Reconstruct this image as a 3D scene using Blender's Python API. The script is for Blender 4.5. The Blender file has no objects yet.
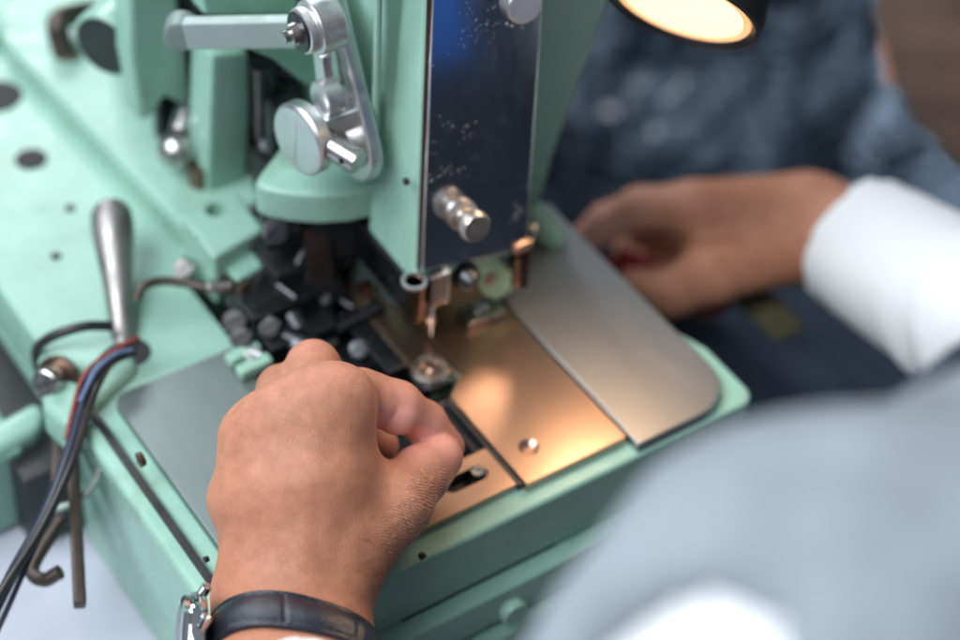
import bpy, bmesh, math, random
import numpy as np
from mathutils import Vector, Matrix, noise
random.seed(7)
S = 0.001                                     # everything below is measured in millimetres
scene = bpy.context.scene
col = scene.collection

# ------------------------------------------------------------------ viewpoint (measured from the photo's vanishing points)
F = 2036.0                                    # focal length in pixels of a 960 px wide picture
ya = np.array([-2007, -2200, F]); ya /= np.linalg.norm(ya)
za = -np.array([-170, 2040, F]); za /= np.linalg.norm(za)
za -= ya * (ya @ za); za /= np.linalg.norm(za)
xa = np.cross(ya, za)
if xa[0] < 0: xa = -xa
MW = np.array([xa, ya, za])
def ray(px, py): return MW @ np.array([(px - 480) / F, (py - 320) / F, 1.0])
CAM = -ray(450, 390) * 850
def at(px, py, x=None, y=None, z=None, d=None):
    """The point of the place seen at a pixel, on a plane x / y / z or at a distance d in front of the camera (mm)."""
    r = ray(px, py)
    if d is not None: t = d
    elif x is not None: t = (x - CAM[0]) / r[0]
    elif y is not None: t = (y - CAM[1]) / r[1]
    else: t = (z - CAM[2]) / r[2]
    return Vector(CAM + r * t)
V = Vector
X, Y, Z = V((1, 0, 0)), V((0, 1, 0)), V((0, 0, 1))

# ------------------------------------------------------------------ materials
def new_mat(name):
    m = bpy.data.materials.new(name); m.use_nodes = True
    nt = m.node_tree
    return m, nt, nt.nodes['Principled BSDF']
def nd(nt, t, **kw):
    n = nt.nodes.new(t)
    for k, v in kw.items(): setattr(n, k, v)
    return n
def noise_tex(nt, scale, detail=4, rough=.55, coord=None, stretch=None):
    tc = nd(nt, 'ShaderNodeTexCoord')
    src = tc.outputs['Object']
    if stretch:
        mp = nd(nt, 'ShaderNodeMapping'); mp.inputs['Scale'].default_value = stretch
        if len(stretch) > 3: pass
        nt.links.new(src, mp.inputs['Vector']); src = mp.outputs['Vector']
    n = nd(nt, 'ShaderNodeTexNoise')
    n.inputs['Scale'].default_value = scale; n.inputs['Detail'].default_value = detail; n.inputs['Roughness'].default_value = rough
    nt.links.new(src, n.inputs['Vector'])
    return n
def ramp(nt, fac, stops):
    r = nd(nt, 'ShaderNodeValToRGB')
    els = r.color_ramp.elements
    while len(els) < len(stops): els.new(0.5)
    for e, (p, c) in zip(els, stops):
        e.position = p; e.color = (*c, 1) if len(c) == 3 else c
    nt.links.new(fac, r.inputs['Fac'])
    return r
def bump(nt, b, fac, strength, dist, prev=None):
    n = nd(nt, 'ShaderNodeBump'); n.inputs['Strength'].default_value = strength; n.inputs['Distance'].default_value = dist
    nt.links.new(fac, n.inputs['Height'])
    if prev: nt.links.new(prev.outputs['Normal'], n.inputs['Normal'])
    nt.links.new(n.outputs['Normal'], b.inputs['Normal'])
    return n
def paint(name, c, rough=.32, worn=True):
    m, nt, b = new_mat(name)
    n = noise_tex(nt, 35, 5)
    r = ramp(nt, n.outputs['Fac'], [(.3, [k * .9 for k in c]), (.7, [min(1, k * 1.07) for k in c])])
    colout = r.outputs['Color']
    if worn:                                   # small chips of darker primer and oily specks
        s = noise_tex(nt, 420, 3, .6)
        k = ramp(nt, s.outputs['Fac'], [(.71, (0, 0, 0)), (.735, (1, 1, 1))])
        mx = nd(nt, 'ShaderNodeMix', data_type='RGBA')
        nt.links.new(k.outputs['Color'], mx.inputs['Factor']); nt.links.new(colout, mx.inputs['A'])
        mx.inputs['B'].default_value = (c[0] * .35, c[1] * .35, c[2] * .35, 1)
        colout = mx.outputs['Result']
    st = noise_tex(nt, 16, 6, .7)
    sk = ramp(nt, st.outputs['Fac'], [(.56, (1, 1, 1)), (.72, (.74, .71, .66))])
    ms = nd(nt, 'ShaderNodeMix', data_type='RGBA', blend_type='MULTIPLY'); ms.inputs['Factor'].default_value = 1
    nt.links.new(colout, ms.inputs['A']); nt.links.new(sk.outputs['Color'], ms.inputs['B']); colout = ms.outputs['Result']
    nt.links.new(colout, b.inputs['Base Color'])
    n2 = noise_tex(nt, 90, 4)
    rr = ramp(nt, n2.outputs['Fac'], [(.3, (rough * .8,) * 3), (.7, (rough * 1.35,) * 3)])
    nt.links.new(rr.outputs['Color'], b.inputs['Roughness'])
    n3 = noise_tex(nt, 260, 2)
    bump(nt, b, n3.outputs['Fac'], .12, .0006)
    return m
def metal(name, c, rough=.25, stretch=None, scale=60, var=.25, bumpv=.05, spots=None, metallic=1.0, rv=1.0):
    m, nt, b = new_mat(name)
    b.inputs['Metallic'].default_value = metallic
    n = noise_tex(nt, scale, 5, .6, stretch=stretch)
    r = ramp(nt, n.outputs['Fac'], [(.25, [k * (1 - var) for k in c]), (.75, [min(1, k * (1 + var * .6)) for k in c])])
    colout = r.outputs['Color']
    if spots:
        s = noise_tex(nt, spots[0], 3, .6)
        k = ramp(nt, s.outputs['Fac'], [(spots[1], (0, 0, 0)), (spots[1] + .05, (1, 1, 1))])
        mx = nd(nt, 'ShaderNodeMix', data_type='RGBA')
        nt.links.new(k.outputs['Color'], mx.inputs['Factor']); nt.links.new(colout, mx.inputs['A'])
        mx.inputs['B'].default_value = (*spots[2], 1)
        colout = mx.outputs['Result']
    nt.links.new(colout, b.inputs['Base Color'])
    n2 = noise_tex(nt, scale * 1.7, 6, .65, stretch=stretch)
    rr = ramp(nt, n2.outputs['Fac'], [(.25, (rough * (1 - .35 * rv),) * 3), (.75, (min(1, rough * (1 + .4 * rv)),) * 3)])
    nt.links.new(rr.outputs['Color'], b.inputs['Roughness'])
    if bumpv:
        n3 = noise_tex(nt, scale * 4, 4, .6, stretch=stretch)
        bump(nt, b, n3.outputs['Fac'], bumpv, .0005)
    return m
def plain(name, c, rough=.5, nscale=80, var=.15, bumpv=.1, **kw):
    m, nt, b = new_mat(name)
    n = noise_tex(nt, nscale, 4)
    r = ramp(nt, n.outputs['Fac'], [(.3, [k * (1 - var) for k in c]), (.7, [min(1, k * (1 + var)) for k in c])])
    nt.links.new(r.outputs['Color'], b.inputs['Base Color'])
    b.inputs['Roughness'].default_value = rough
    for k, v in kw.items(): b.inputs[k].default_value = v
    n3 = noise_tex(nt, nscale * 5, 3)
    bump(nt, b, n3.outputs['Fac'], bumpv, .001)
    return m
def weave(name, c, scale, rough=.85, var=.12, **kw):
    m, nt, b = new_mat(name)
    n = noise_tex(nt, 30, 4)
    r = ramp(nt, n.outputs['Fac'], [(.3, [k * (1 - var) for k in c]), (.7, [min(1, k * (1 + var)) for k in c])])
    nt.links.new(r.outputs['Color'], b.inputs['Base Color'])
    b.inputs['Roughness'].default_value = rough
    for k, v in kw.items(): b.inputs[k].default_value = v
    tc = nd(nt, 'ShaderNodeTexCoord')
    hs = []
    for ax in ('X', 'Z'):
        w = nd(nt, 'ShaderNodeTexWave', bands_direction=ax); w.inputs['Scale'].default_value = scale
        w.inputs['Distortion'].default_value = .6
        nt.links.new(tc.outputs['Object'], w.inputs['Vector']); hs.append(w)
    ad = nd(nt, 'ShaderNodeMath', operation='ADD')
    nt.links.new(hs[0].outputs['Fac'], ad.inputs[0]); nt.links.new(hs[1].outputs['Fac'], ad.inputs[1])
    bump(nt, b, ad.outputs[0], .25, .0004)
    return m

GREEN = (.275, .475, .39)
M = {}
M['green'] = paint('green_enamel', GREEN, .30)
M['green_dark'] = paint('green_enamel_dark', (.22, .40, .325), .34)  # the same enamel in a darker green
M['green_lever'] = paint('yellowish_green_enamel', (.46, .70, .46), .35)
M['warm_tinted_steel'] = metal('lamp_tinted_plate_steel', (.56, .375, .29), .30, (1, .5, 1), 55, .03, .008, (260, .72, (.34, .20, .11)), rv=.12)  # plate steel; the lamp's warm cast is put into its base colour
M['steel_plate'] = metal('ground_steel_plate', (.40, .40, .405), .42, (1, .4, 1), 60, .05, .04, rv=.2)
M['steel_plate_dull'] = metal('dull_steel_plate', (.25, .30, .30), .55, (1, .3, 1), 50, .10, .05, rv=.3)
M['chrome'] = metal('polished_chrome', (.66, .67, .69), .055, (1, 1, .25), 60, .05, .012)
M['alu'] = metal('brushed_aluminium', (.72, .73, .74), .40, None, 90, .12, .08)
M['steel'] = metal('worn_steel', (.50, .49, .48), .28, None, 120, .25, .06, (300, .66, (.20, .13, .09)))
M['dark_steel'] = metal('oily_dark_steel', (.085, .09, .10), .36, None, 90, .35, .1)
M['black'] = plain('oily_black_iron', (.012, .013, .016), .42, 90, .4, .15)
M['brown_steel'] = metal('browned_steel', (.21, .14, .11), .34, None, 110, .3, .08)
M['rod_grey'] = metal('dull_brown_grey_rod', (.12, .10, .09), .5, None, 60, .25, .1)
M['nickel'] = metal('worn_nickel', (.66, .61, .57), .36, None, 140, .18, .08, (260, .66, (.30, .20, .15)))
M['grey_green'] = metal('grey_green_pivot', (.20, .26, .25), .5, None, 60, .08, .05, metallic=.25)
M['brown_dark'] = metal('dark_browned_steel', (.07, .045, .035), .3, None, 110, .3, .05)
M['hole'] = plain('dark_recess', (.01, .01, .011), .6)
M['rubber_navy'] = plain('navy_cable_sleeve', (.014, .02, .042), .38, 200)
M['rubber_black'] = plain('black_cable_sleeve', (.012, .012, .014), .4, 200)
M['rubber_red'] = plain('red_cable_sleeve', (.20, .028, .022), .4, 200)
M['rubber_blue'] = plain('pale_blue_cable_sleeve', (.09, .14, .25), .4, 200)
M['clear_tube'] = plain('grey_green_plastic_tube', (.30, .38, .35), .3, 100)
M['leather'] = plain('black_watch_leather', (.010, .014, .024), .26, 300, .3, .25)
M['white_shirt'] = weave('white_cotton', (.80, .81, .83), 900, .8, .03)
M['vest'] = weave('blue_grey_cloth', (.245, .285, .325), 700, .85, .22)
M['trousers'] = weave('navy_trouser_cloth', (.016, .024, .05), 700, .85, .1)
M['added_apron'] = weave('added_apron_navy_cloth', (.034, .050, .080), 700, .85, .1)
M['hair_and_cheek_shade'] = plain('brown_hair_and_cheek_shade', (.085, .044, .030), .5, 400, .3, .4)
M['table'] = plain('pale_table_laminate', (.50, .53, .62), .4, 20, .1, .05)
M['floor'] = plain('grey_floor', (.045, .05, .065), .6, 4, .25, .1)
M['red_cloth'] = weave('dark_red_cloth', (.20, .012, .02), 700, .85, .1)
M['blue_cloth'] = weave('bright_blue_cloth', (.02, .13, .52), 700, .85, .1)
M['olive'] = weave('olive_tape', (.075, .068, .032), 700, .8, .1)
M['navy_cloth'] = weave('dark_navy_cloth', (.018, .032, .06), 600, .8, .15)
M['lamp_body'] = plain('black_lamp_housing', (.014, .014, .017), .35)
M['glass'] = plain('watch_crystal', (.03, .035, .04), .05)
M['nail'] = plain('fingernail', (.62, .36, .29), .3, 60, .06, .03)

nt = M['chrome'].node_tree; b_ = nt.nodes['Principled BSDF']
M['mirror'] = m = metal('dusty_polished_chrome', (.66, .69, .74), .13, (1, 1, .2), 60, .05, .012)
nt = m.node_tree; b_ = nt.nodes['Principled BSDF']
dn_ = noise_tex(nt, 1100, 1, .4); dl_ = noise_tex(nt, 45, 3, .6)
ml_ = nd(nt, 'ShaderNodeMath', operation='MULTIPLY'); nt.links.new(dn_.outputs['Fac'], ml_.inputs[0]); nt.links.new(dl_.outputs['Fac'], ml_.inputs[1])
dr_ = ramp(nt, ml_.outputs[0], [(.39, (0, 0, 0)), (.43, (.65, .65, .65))])
sc_ = noise_tex(nt, 700, 2, .5, stretch=(1, 1, .05)); sr_ = ramp(nt, sc_.outputs['Fac'], [(.60, (0, 0, 0)), (.85, (.10, .10, .10))])
am_ = nd(nt, 'ShaderNodeMath', operation='MAXIMUM'); nt.links.new(dr_.outputs['Color'], am_.inputs[0]); nt.links.new(sr_.outputs['Color'], am_.inputs[1])
sb_ = nd(nt, 'ShaderNodeBsdfDiffuse'); sb_.inputs['Color'].default_value = (.42, .45, .5, 1)
mx_ = nd(nt, 'ShaderNodeMixShader'); nt.links.new(am_.outputs[0], mx_.inputs['Fac']); nt.links.new(b_.outputs['BSDF'], mx_.inputs[1]); nt.links.new(sb_.outputs['BSDF'], mx_.inputs[2])
nt.links.new(mx_.outputs['Shader'], nt.nodes['Material Output'].inputs['Surface'])
def plastic_cloth(name, c, c2):
    m, nt, b = new_mat(name)
    n = noise_tex(nt, 9, 4)
    r = ramp(nt, n.outputs['Fac'], [(.35, c), (.65, c2)])
    nt.links.new(r.outputs['Color'], b.inputs['Base Color'])
    b.inputs['Roughness'].default_value = .5
    b.inputs['Coat Weight'].default_value = .9; b.inputs['Coat Roughness'].default_value = .12
    n3 = noise_tex(nt, 17, 3, .55)
    bump(nt, b, n3.outputs['Fac'], 1.0, .11)
    return m
M['bag_dark'] = plastic_cloth('navy_cloth_in_plastic', (.018, .032, .056), (.10, .15, .215))
M['bag_light'] = plastic_cloth('blue_grey_cloth_in_plastic', (.20, .28, .40), (.32, .42, .55))

def emit(name, c, strength):
    m, nt, b = new_mat(name)
    b.inputs['Base Color'].default_value = (.8, .75, .65, 1)
    b.inputs['Emission Color'].default_value = (*c, 1); b.inputs['Emission Strength'].default_value = strength
    return m
M['lamp_light'] = emit('lit_lamp_diffuser', (1.0, .66, .30), 2.0)

M['lamp_glow'] = emit('warm_diffuser_edge', (1.0, .42, .10), .95)
def skin(name):
    m, nt, b = new_mat(name)
    L = nt.links.new
    n = noise_tex(nt, 22, 4, .55)
    r = ramp(nt, n.outputs['Fac'], [(.25, (.42, .175, .102)), (.5, (.47, .205, .124)), (.75, (.53, .25, .165))])
    n2 = noise_tex(nt, 190, 3, .6)
    r2 = ramp(nt, n2.outputs['Fac'], [(.3, (.86, .82, .80)), (.7, (1.08, 1.08, 1.08))])
    mx = nd(nt, 'ShaderNodeMix', data_type='RGBA', blend_type='MULTIPLY'); mx.inputs['Factor'].default_value = 1
    L(r.outputs['Color'], mx.inputs['A']); L(r2.outputs['Color'], mx.inputs['B'])
    # freckles and moles
    s = noise_tex(nt, 120, 2, .5)
    k = ramp(nt, s.outputs['Fac'], [(.76, (0, 0, 0)), (.79, (.5, .5, .5))])
    mx2 = nd(nt, 'ShaderNodeMix', data_type='RGBA')
    L(k.outputs['Color'], mx2.inputs['Factor']); L(mx.outputs['Result'], mx2.inputs['A']); mx2.inputs['B'].default_value = (.16, .07, .04, 1)
    # pink palm side of the fingers, brightened for warm lamp bounce, from a vertex attribute; pigmented creases too
    at1 = nd(nt, 'ShaderNodeAttribute', attribute_name='pink')
    mx3 = nd(nt, 'ShaderNodeMix', data_type='RGBA')
    L(at1.outputs['Fac'], mx3.inputs['Factor']); L(mx2.outputs['Result'], mx3.inputs['A']); mx3.inputs['B'].default_value = (.78, .36, .30, 1)
    at2 = nd(nt, 'ShaderNodeAttribute', attribute_name='crease')
    tc = nd(nt, 'ShaderNodeTexCoord')
    L(mx3.outputs['Result'], b.inputs['Base Color'])
    b.inputs['Roughness'].default_value = .5
    b.inputs['Specular IOR Level'].default_value = .45
    b.inputs['Subsurface Weight'].default_value = .35
    b.inputs['Subsurface Radius'].default_value = (1.0, .38, .2)
    b.inputs['Subsurface Scale'].default_value = .0022
    # fine criss-cross skin lines
    v = nd(nt, 'ShaderNodeTexVoronoi', feature='DISTANCE_TO_EDGE'); v.inputs['Scale'].default_value = 980
    dn = nd(nt, 'ShaderNodeTexNoise'); dn.inputs['Scale'].default_value = 160; dn.inputs['Detail'].default_value = 3
    L(tc.outputs['Object'], dn.inputs['Vector'])
    va = nd(nt, 'ShaderNodeVectorMath', operation='MULTIPLY_ADD'); va.inputs[1].default_value = (.0042,) * 3
    L(dn.outputs['Color'], va.inputs[0]); L(tc.outputs['Object'], va.inputs[2])
    vb_ = nd(nt, 'ShaderNodeVectorMath', operation='MULTIPLY_ADD'); vb_.inputs[1].default_value = (.0018,) * 3
    L(dn.outputs['Color'], vb_.inputs[0]); L(tc.outputs['Object'], vb_.inputs[2]); L(vb_.outputs[0], v.inputs['Vector'])
    vr = ramp(nt, v.outputs['Distance'], [(0, (0, 0, 0)), (.16, (1, 1, 1))])
    b1 = bump(nt, b, vr.outputs['Color'], .34, .0003)
    n4 = noise_tex(nt, 75, 5, .6)
    b2 = bump(nt, b, n4.outputs['Fac'], .06, .001, b1)
    # strong parallel creases where the attribute says so (outer side of the thumb, knuckles)
    dv = nd(nt, 'ShaderNodeVectorMath', operation='DOT_PRODUCT')
    dv.inputs[1].default_value = CREASE_DIR
    L(va.outputs[0], dv.inputs[0])
    ms = nd(nt, 'ShaderNodeMath', operation='MULTIPLY'); ms.inputs[1].default_value = 2 * math.pi / .0022
    L(dv.outputs['Value'], ms.inputs[0])
    sn = nd(nt, 'ShaderNodeMath', operation='SINE'); L(ms.outputs[0], sn.inputs[0])
    ab = nd(nt, 'ShaderNodeMath', operation='ABSOLUTE'); L(sn.outputs[0], ab.inputs[0])
    pw = nd(nt, 'ShaderNodeMath', operation='POWER'); pw.inputs[1].default_value = .45; L(ab.outputs[0], pw.inputs[0])
    mm = nd(nt, 'ShaderNodeMath', operation='MULTIPLY'); 
    nb_ = noise_tex(nt, 330, 3, .6); nr_ = ramp(nt, nb_.outputs['Fac'], [(.32, (.35, .35, .35)), (.6, (1, 1, 1))])
    mb_ = nd(nt, 'ShaderNodeMath', operation='MULTIPLY'); L(pw.outputs[0], mb_.inputs[0]); L(nr_.outputs['Color'], mb_.inputs[1])
    L(mb_.outputs[0], mm.inputs[0]); L(at2.outputs['Fac'], mm.inputs[1])
    bump(nt, b, mm.outputs[0], .8, .0011, b2)
    return m
CREASE_DIR = tuple(MW @ np.array([.35, -.92, 0.1]))
M['skin'] = skin('brown_skin')

# ------------------------------------------------------------------ mesh helpers (bmesh in mm)
def BM(): return bmesh.new()
def bevel_bm(bm, w, seg=2, ang=35, geom=None):
    es = [e for e in (geom or bm.edges) if len(e.link_faces) == 2 and e.calc_face_angle(0) > math.radians(ang)]
    if es: bmesh.ops.bevel(bm, geom=es, offset=w, segments=seg, profile=.5, affect='EDGES', clamp_overlap=True)
def merge(bm, other):
    me = bpy.data.meshes.new('tmp'); other.to_mesh(me); other.free(); bm.from_mesh(me); bpy.data.meshes.remove(me)
    return bm
def extr(bm, pts, vec, bev=0, seg=2):
    b = BM()
    vs = [b.verts.new(V(p)) for p in pts]
    f = b.faces.new(vs)
    r = bmesh.ops.extrude_face_region(b, geom=[f])
    bmesh.ops.translate(b, vec=V(vec), verts=[v for v in r['geom'] if isinstance(v, bmesh.types.BMVert)])
    bmesh.ops.recalc_face_normals(b, faces=b.faces)
    if bev: bevel_bm(b, bev, seg)
    return merge(bm, b)
def prism(bm, pts, z0, z1, bev=0, seg=2):
    return extr(bm, [(p[0], p[1], z0) for p in pts], (0, 0, z1 - z0), bev, seg)
def box(bm, a, c, bev=0, seg=2):
    x0, y0, z0 = a; x1, y1, z1 = c
    return prism(bm, [(x0, y0), (x1, y0), (x1, y1), (x0, y1)], z0, z1, bev, seg)
def bar(bm, a, c, w, h, bev=.6, up=Z):
    """rectangular bar from a to c"""
    a, c = V(a), V(c); d = (c - a).normalized()
    s = d.cross(up).normalized(); u = s.cross(d)
    p = [a + s * w / 2 + u * h / 2, a - s * w / 2 + u * h / 2, a - s * w / 2 - u * h / 2, a + s * w / 2 - u * h / 2]
    return extr(bm, p, c - a, bev)
def lathe(bm, p, axis, prof, seg=36):
    """profile of (t along axis, radius), closed at both ends"""
    p, ax = V(p), V(axis).normalized()
    s = ax.cross(Z if abs(ax.z) < .9 else X).normalized(); u = ax.cross(s)
    b = BM(); rings = []
    for t, r in prof:
        c = p + ax * t
        if r < 1e-6: rings.append([b.verts.new(c)])
        else: rings.append([b.verts.new(c + (s * math.cos(a) + u * math.sin(a)) * r) for a in [2 * math.pi * i / seg for i in range(seg)]])
    for r0, r1 in zip(rings, rings[1:]):
        if len(r0) == 1 and len(r1) == 1: continue
        for i in range(seg):
            j = (i + 1) % seg
            if len(r0) == 1: b.faces.new([r0[0], r1[i], r1[j]])
            elif len(r1) == 1: b.faces.new([r0[i], r1[0], r0[j]])
            else: b.faces.new([r0[i], r1[i], r1[j], r0[j]])
    if len(rings[0]) > 1: b.faces.new(rings[0])
    if len(rings[-1]) > 1: b.faces.new(rings[-1])
    bmesh.ops.recalc_face_normals(b, faces=b.faces)
    return merge(bm, b)
def cyl(bm, a, c, r, bev=.5, seg=32):
    a, c = V(a), V(c); L = (c - a).length; e = min(bev, r * .45, L * .3)
    return lathe(bm, a, c - a, [(0, r - e), (e * .3, r - e * .3), (e, r), (L - e, r), (L - e * .3, r - e * .3), (L, r - e)], seg)
def spline(pts, n=8):
    P = [V(p) for p in pts]; P = [P[0] * 2 - P[1]] + P + [P[-1] * 2 - P[-2]]
    out = []
    for i in range(1, len(P) - 2):
        for k in range(n):
            t = k / n
            out.append(.5 * ((2 * P[i]) + (P[i + 1] - P[i - 1]) * t + (2 * P[i - 1] - 5 * P[i] + 4 * P[i + 1] - P[i + 2]) * t * t + (3 * P[i] - P[i - 1] - 3 * P[i + 1] + P[i + 2]) * t ** 3))
    out.append(P[-2]); return out
def tube(bm, pts, r, seg=14, n=8, smooth=True):
    P = spline(pts, n) if smooth else [V(p) for p in pts]
    N = len(P); rr = r if callable(r) else (lambda t: r)
    b = BM(); rings = []; prev = None
    for i, p in enumerate(P):
        d = (P[min(i + 1, N - 1)] - P[max(i - 1, 0)]).normalized()
        s = (d.orthogonal() if prev is None else prev - d * prev.dot(d)).normalized(); prev = s; u = d.cross(s)
        R = rr(i / (N - 1))
        rings.append([b.verts.new(p + (s * math.cos(2 * math.pi * k / seg) + u * math.sin(2 * math.pi * k / seg)) * R) for k in range(seg)])
    for a, c in zip(rings, rings[1:]):
        for k in range(seg): b.faces.new([a[k], a[(k + 1) % seg], c[(k + 1) % seg], c[k]])
    b.faces.new(rings[0]); b.faces.new(rings[-1])
    bmesh.ops.recalc_face_normals(b, faces=b.faces)
    return merge(bm, b)
def finish(me, ang=35):
    for p in me.polygons: p.use_smooth = True
    me.set_sharp_from_angle(angle=math.radians(ang))
def obj(name, bm, mat, parent=None, ang=35, mats=None):
    me = bpy.data.meshes.new(name)
    bmesh.ops.scale(bm, vec=(S, S, S), verts=bm.verts)
    bm.to_mesh(me); bm.free(); finish(me, ang)
    o = bpy.data.objects.new(name, me); col.objects.link(o)
    me.materials.append(M[mat] if isinstance(mat, str) else mat)
    if len(me.polygons) < 4000: weighted(o)
    if parent is not None:
        o.parent = parent; o.matrix_parent_inverse = parent.matrix_world.inverted()
    return o
def weighted(o):
    md = o.modifiers.new('flat_faces', 'WEIGHTED_NORMAL'); md.keep_sharp = True; md.weight = 80
def cut(o, *cutters):
    """boolean difference with bmesh cutters (mm), baked into the mesh"""
    tmp = []; o.modifiers.clear()
    for c in cutters:
        me = bpy.data.meshes.new('cutter'); bmesh.ops.scale(c, vec=(S, S, S), verts=c.verts); c.to_mesh(me); c.free()
        k = bpy.data.objects.new('cutter', me); col.objects.link(k); tmp.append(k)
        md = o.modifiers.new('cut', 'BOOLEAN'); md.object = k; md.operation = 'DIFFERENCE'; md.solver = 'EXACT'
    dg = bpy.context.evaluated_depsgraph_get(); dg.update()
    me = bpy.data.meshes.new_from_object(o.evaluated_get(dg))
    old = o.data; o.modifiers.clear(); o.data = me; bpy.data.meshes.remove(old)
    for k in tmp:
        d = k.data; bpy.data.objects.remove(k); bpy.data.meshes.remove(d)
    finish(me); weighted(o)
    return o
def thing(name, label, cat, loc, group=None):
    o = bpy.data.objects.new(name, None); col.objects.link(o)
    o.location = V(loc) * S; o.empty_display_size = .02
    o['label'] = label; o['category'] = cat
    if group: o['group'] = group
    o.matrix_world = Matrix.Translation(V(loc) * S)
    return o
def tag(o, label, cat, group=None):
    o['label'] = label; o['category'] = cat
    if group: o['group'] = group
    return o
def kind(o, k): o['kind'] = k; return o
def arc(cx, cy, r, a0, a1, n=8): return [(cx + r * math.cos(math.radians(a0 + (a1 - a0) * i / n)), cy + r * math.sin(math.radians(a0 + (a1 - a0) * i / n))) for i in range(n + 1)]
def disc3(c, axis, r, seg=24):
    c, ax = V(c), V(axis).normalized(); s = ax.cross(Z if abs(ax.z) < .9 else X).normalized(); u = ax.cross(s)
    return [c + (s * math.cos(2 * math.pi * i / seg) + u * math.sin(2 * math.pi * i / seg)) * r for i in range(seg)]
def screw(name, p, axis, r, h, mat, parent, slot=True, head=True, ang=0.6):
    """slotted screw head standing h proud of p"""
    p, ax = V(p), V(axis).normalized()
    o = obj(name, lathe(BM(), p, ax, [(-1.5, r * .9), (0, r), (h * .7, r), (h * .92, r * .92), (h, r * .8), (h, 0)], 28), mat, parent)
    if slot:
        s = ax.cross(Z if abs(ax.z) < .9 else X).normalized(); u = ax.cross(s)
        d = (s * math.cos(ang) + u * math.sin(ang))
        cut(o, bar(BM(), p + ax * h - d * r * 1.3, p + ax * h + d * r * 1.3, r * .34, h * .9, 0, up=ax))
    return o

# ------------------------------------------------------------------ the buttonhole machine
mach = thing('sewing_machine', 'mint green industrial buttonhole sewing machine with chrome face plate and steel bed plates', 'sewing machine', (0, 60, -90))
def P(name, bm, mat, parent=mach, ang=35): return obj(name, bm, mat, parent, ang)

# bed: one casting with the looper pit cut through it
b = prism(BM(), [(-131, -67)] + arc(105, -59, 8, -90, 0) + [(113, -32), (106, -12), (103.2, 4), (103.2, 90), (60, 140), (60, 420), (-124, 420), (-133, 150)], -38, -5, 2.0, 3)
bed = P('bed', b, 'green')
cut(bed, box(BM(), (-62, -32, -60), (-3, 118, 5)), box(BM(), (-8, -20, -60), (10.2, 8.8, 5)), box(BM(), (-40, -49, -60), (-10, -37, 5)))
b = BM(); box(b, (-64, -66, -84), (12, 122, -38.5)); 
P('looper_pit', b, 'black')
# lower casing with its projecting ledges
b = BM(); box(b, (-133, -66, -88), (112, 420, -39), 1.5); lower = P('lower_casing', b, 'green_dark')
b = BM(); box(b, (-122, -74.5, -61), (117, -60, -40.5), 1.6, 3); P('casing_ledge', b, 'green')
b = BM(); box(b, (-126, -80, -88), (120, -58, -64), 1.6, 3); P('casing_ledge', b, 'green')
# rounded rail and cover on the left flank
pl = [at(99, 447, x=-136), at(206, 588, x=-136)]
zr = (pl[0].z + pl[1].z) / 2
b = BM(); box(b, (-139.5, -64, zr - 11), (-128, 78, zr), 3, 3); P('side_rail', b, 'green')
b = BM(); box(b, (-133.4, -64, zr - 1), (-130, 78, zr + 1.3), .3); P('side_groove', b, 'black')
b = BM(); box(b, (-137, -66, -89), (-130, 76, zr - 13), 1.5); P('side_cover', b, 'green')
screw('screw', at(140, 460, x=-131.2), -X, 3.2, .8, 'brown_steel', mach)
for q in ((205, 560), (209, 578)):
    screw('screw', at(*q, x=-131.2), -X, 1.3, .4, 'dark_steel', mach, slot=False)
screw('screw', at(423, 557, y=-67.2), -Y, 1.6, .3, 'dark_steel', mach, slot=False)
screw('screw', at(512, 610, y=-80.2), -Y, 6, 3.5, 'green', mach, slot=False)

# work plates
b = prism(BM(), arc(-116, 62, 6, 180, 90, 5) + [(-66, 68), (-66, -58)] + arc(-116, -52, 6, 270, 180, 5), -4.9, 0, .7)
P('left_bed_plate', b, 'steel_plate_dull')
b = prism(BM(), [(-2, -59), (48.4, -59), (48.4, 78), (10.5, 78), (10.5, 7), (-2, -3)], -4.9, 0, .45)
npl = P('needle_plate', b, 'warm_tinted_steel')
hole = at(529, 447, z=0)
cut(npl, lathe(BM(), hole + V((0, 0, 1)), -Z, [(0, 5.2), (1.05, 4.4), (2.4, 2.9), (2.6, 2.4), (3.6, 2.4)], 32))
obj('screw', lathe(BM(), hole - Z * 4.4, Z, [(0, 2.2), (.3, 2.2), (.5, 1.6), (.5, 0)], 20), 'black', npl)
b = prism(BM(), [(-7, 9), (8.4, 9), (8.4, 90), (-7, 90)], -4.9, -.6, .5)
tp = P('throat_strip', b, 'warm_tinted_steel')
b = prism(BM(), [(49.6, -65.5), (74, -65.5)] + arc(82, -43.5, 22, -90, 0, 12) + [(104, 75), (49.6, 75)], -8, .2, 1.1, 3)
P('side_plate', b, 'steel_plate')
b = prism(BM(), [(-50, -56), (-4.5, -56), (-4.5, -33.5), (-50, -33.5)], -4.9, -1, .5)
fp = P('front_plate', b, 'warm_tinted_steel')
sl = V((-19.5, -43.4, -1))
cut(fp, extr(BM(), [(sl.x + 5 + 3.8 * math.cos(a), sl.y + 3.8 * math.sin(a), -8) for a in np.linspace(-math.pi / 2, math.pi / 2, 9)] + [(sl.x - 8 + 3.8 * math.cos(a), sl.y + 3.8 * math.sin(a), -8) for a in np.linspace(math.pi / 2, 3 * math.pi / 2, 9)], (0, 0, 12)))
screw('clamp_screw', V((sl.x + 5, sl.y + .8, -3.4)), Z, 3.3, 3.6, 'steel', mach)
P('slot_floor', prism(BM(), [(sl.x - 14, sl.y - 5), (sl.x + 11, sl.y - 5), (sl.x + 11, sl.y + 5), (sl.x - 14, sl.y + 5)], -9, -6), 'black')
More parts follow.
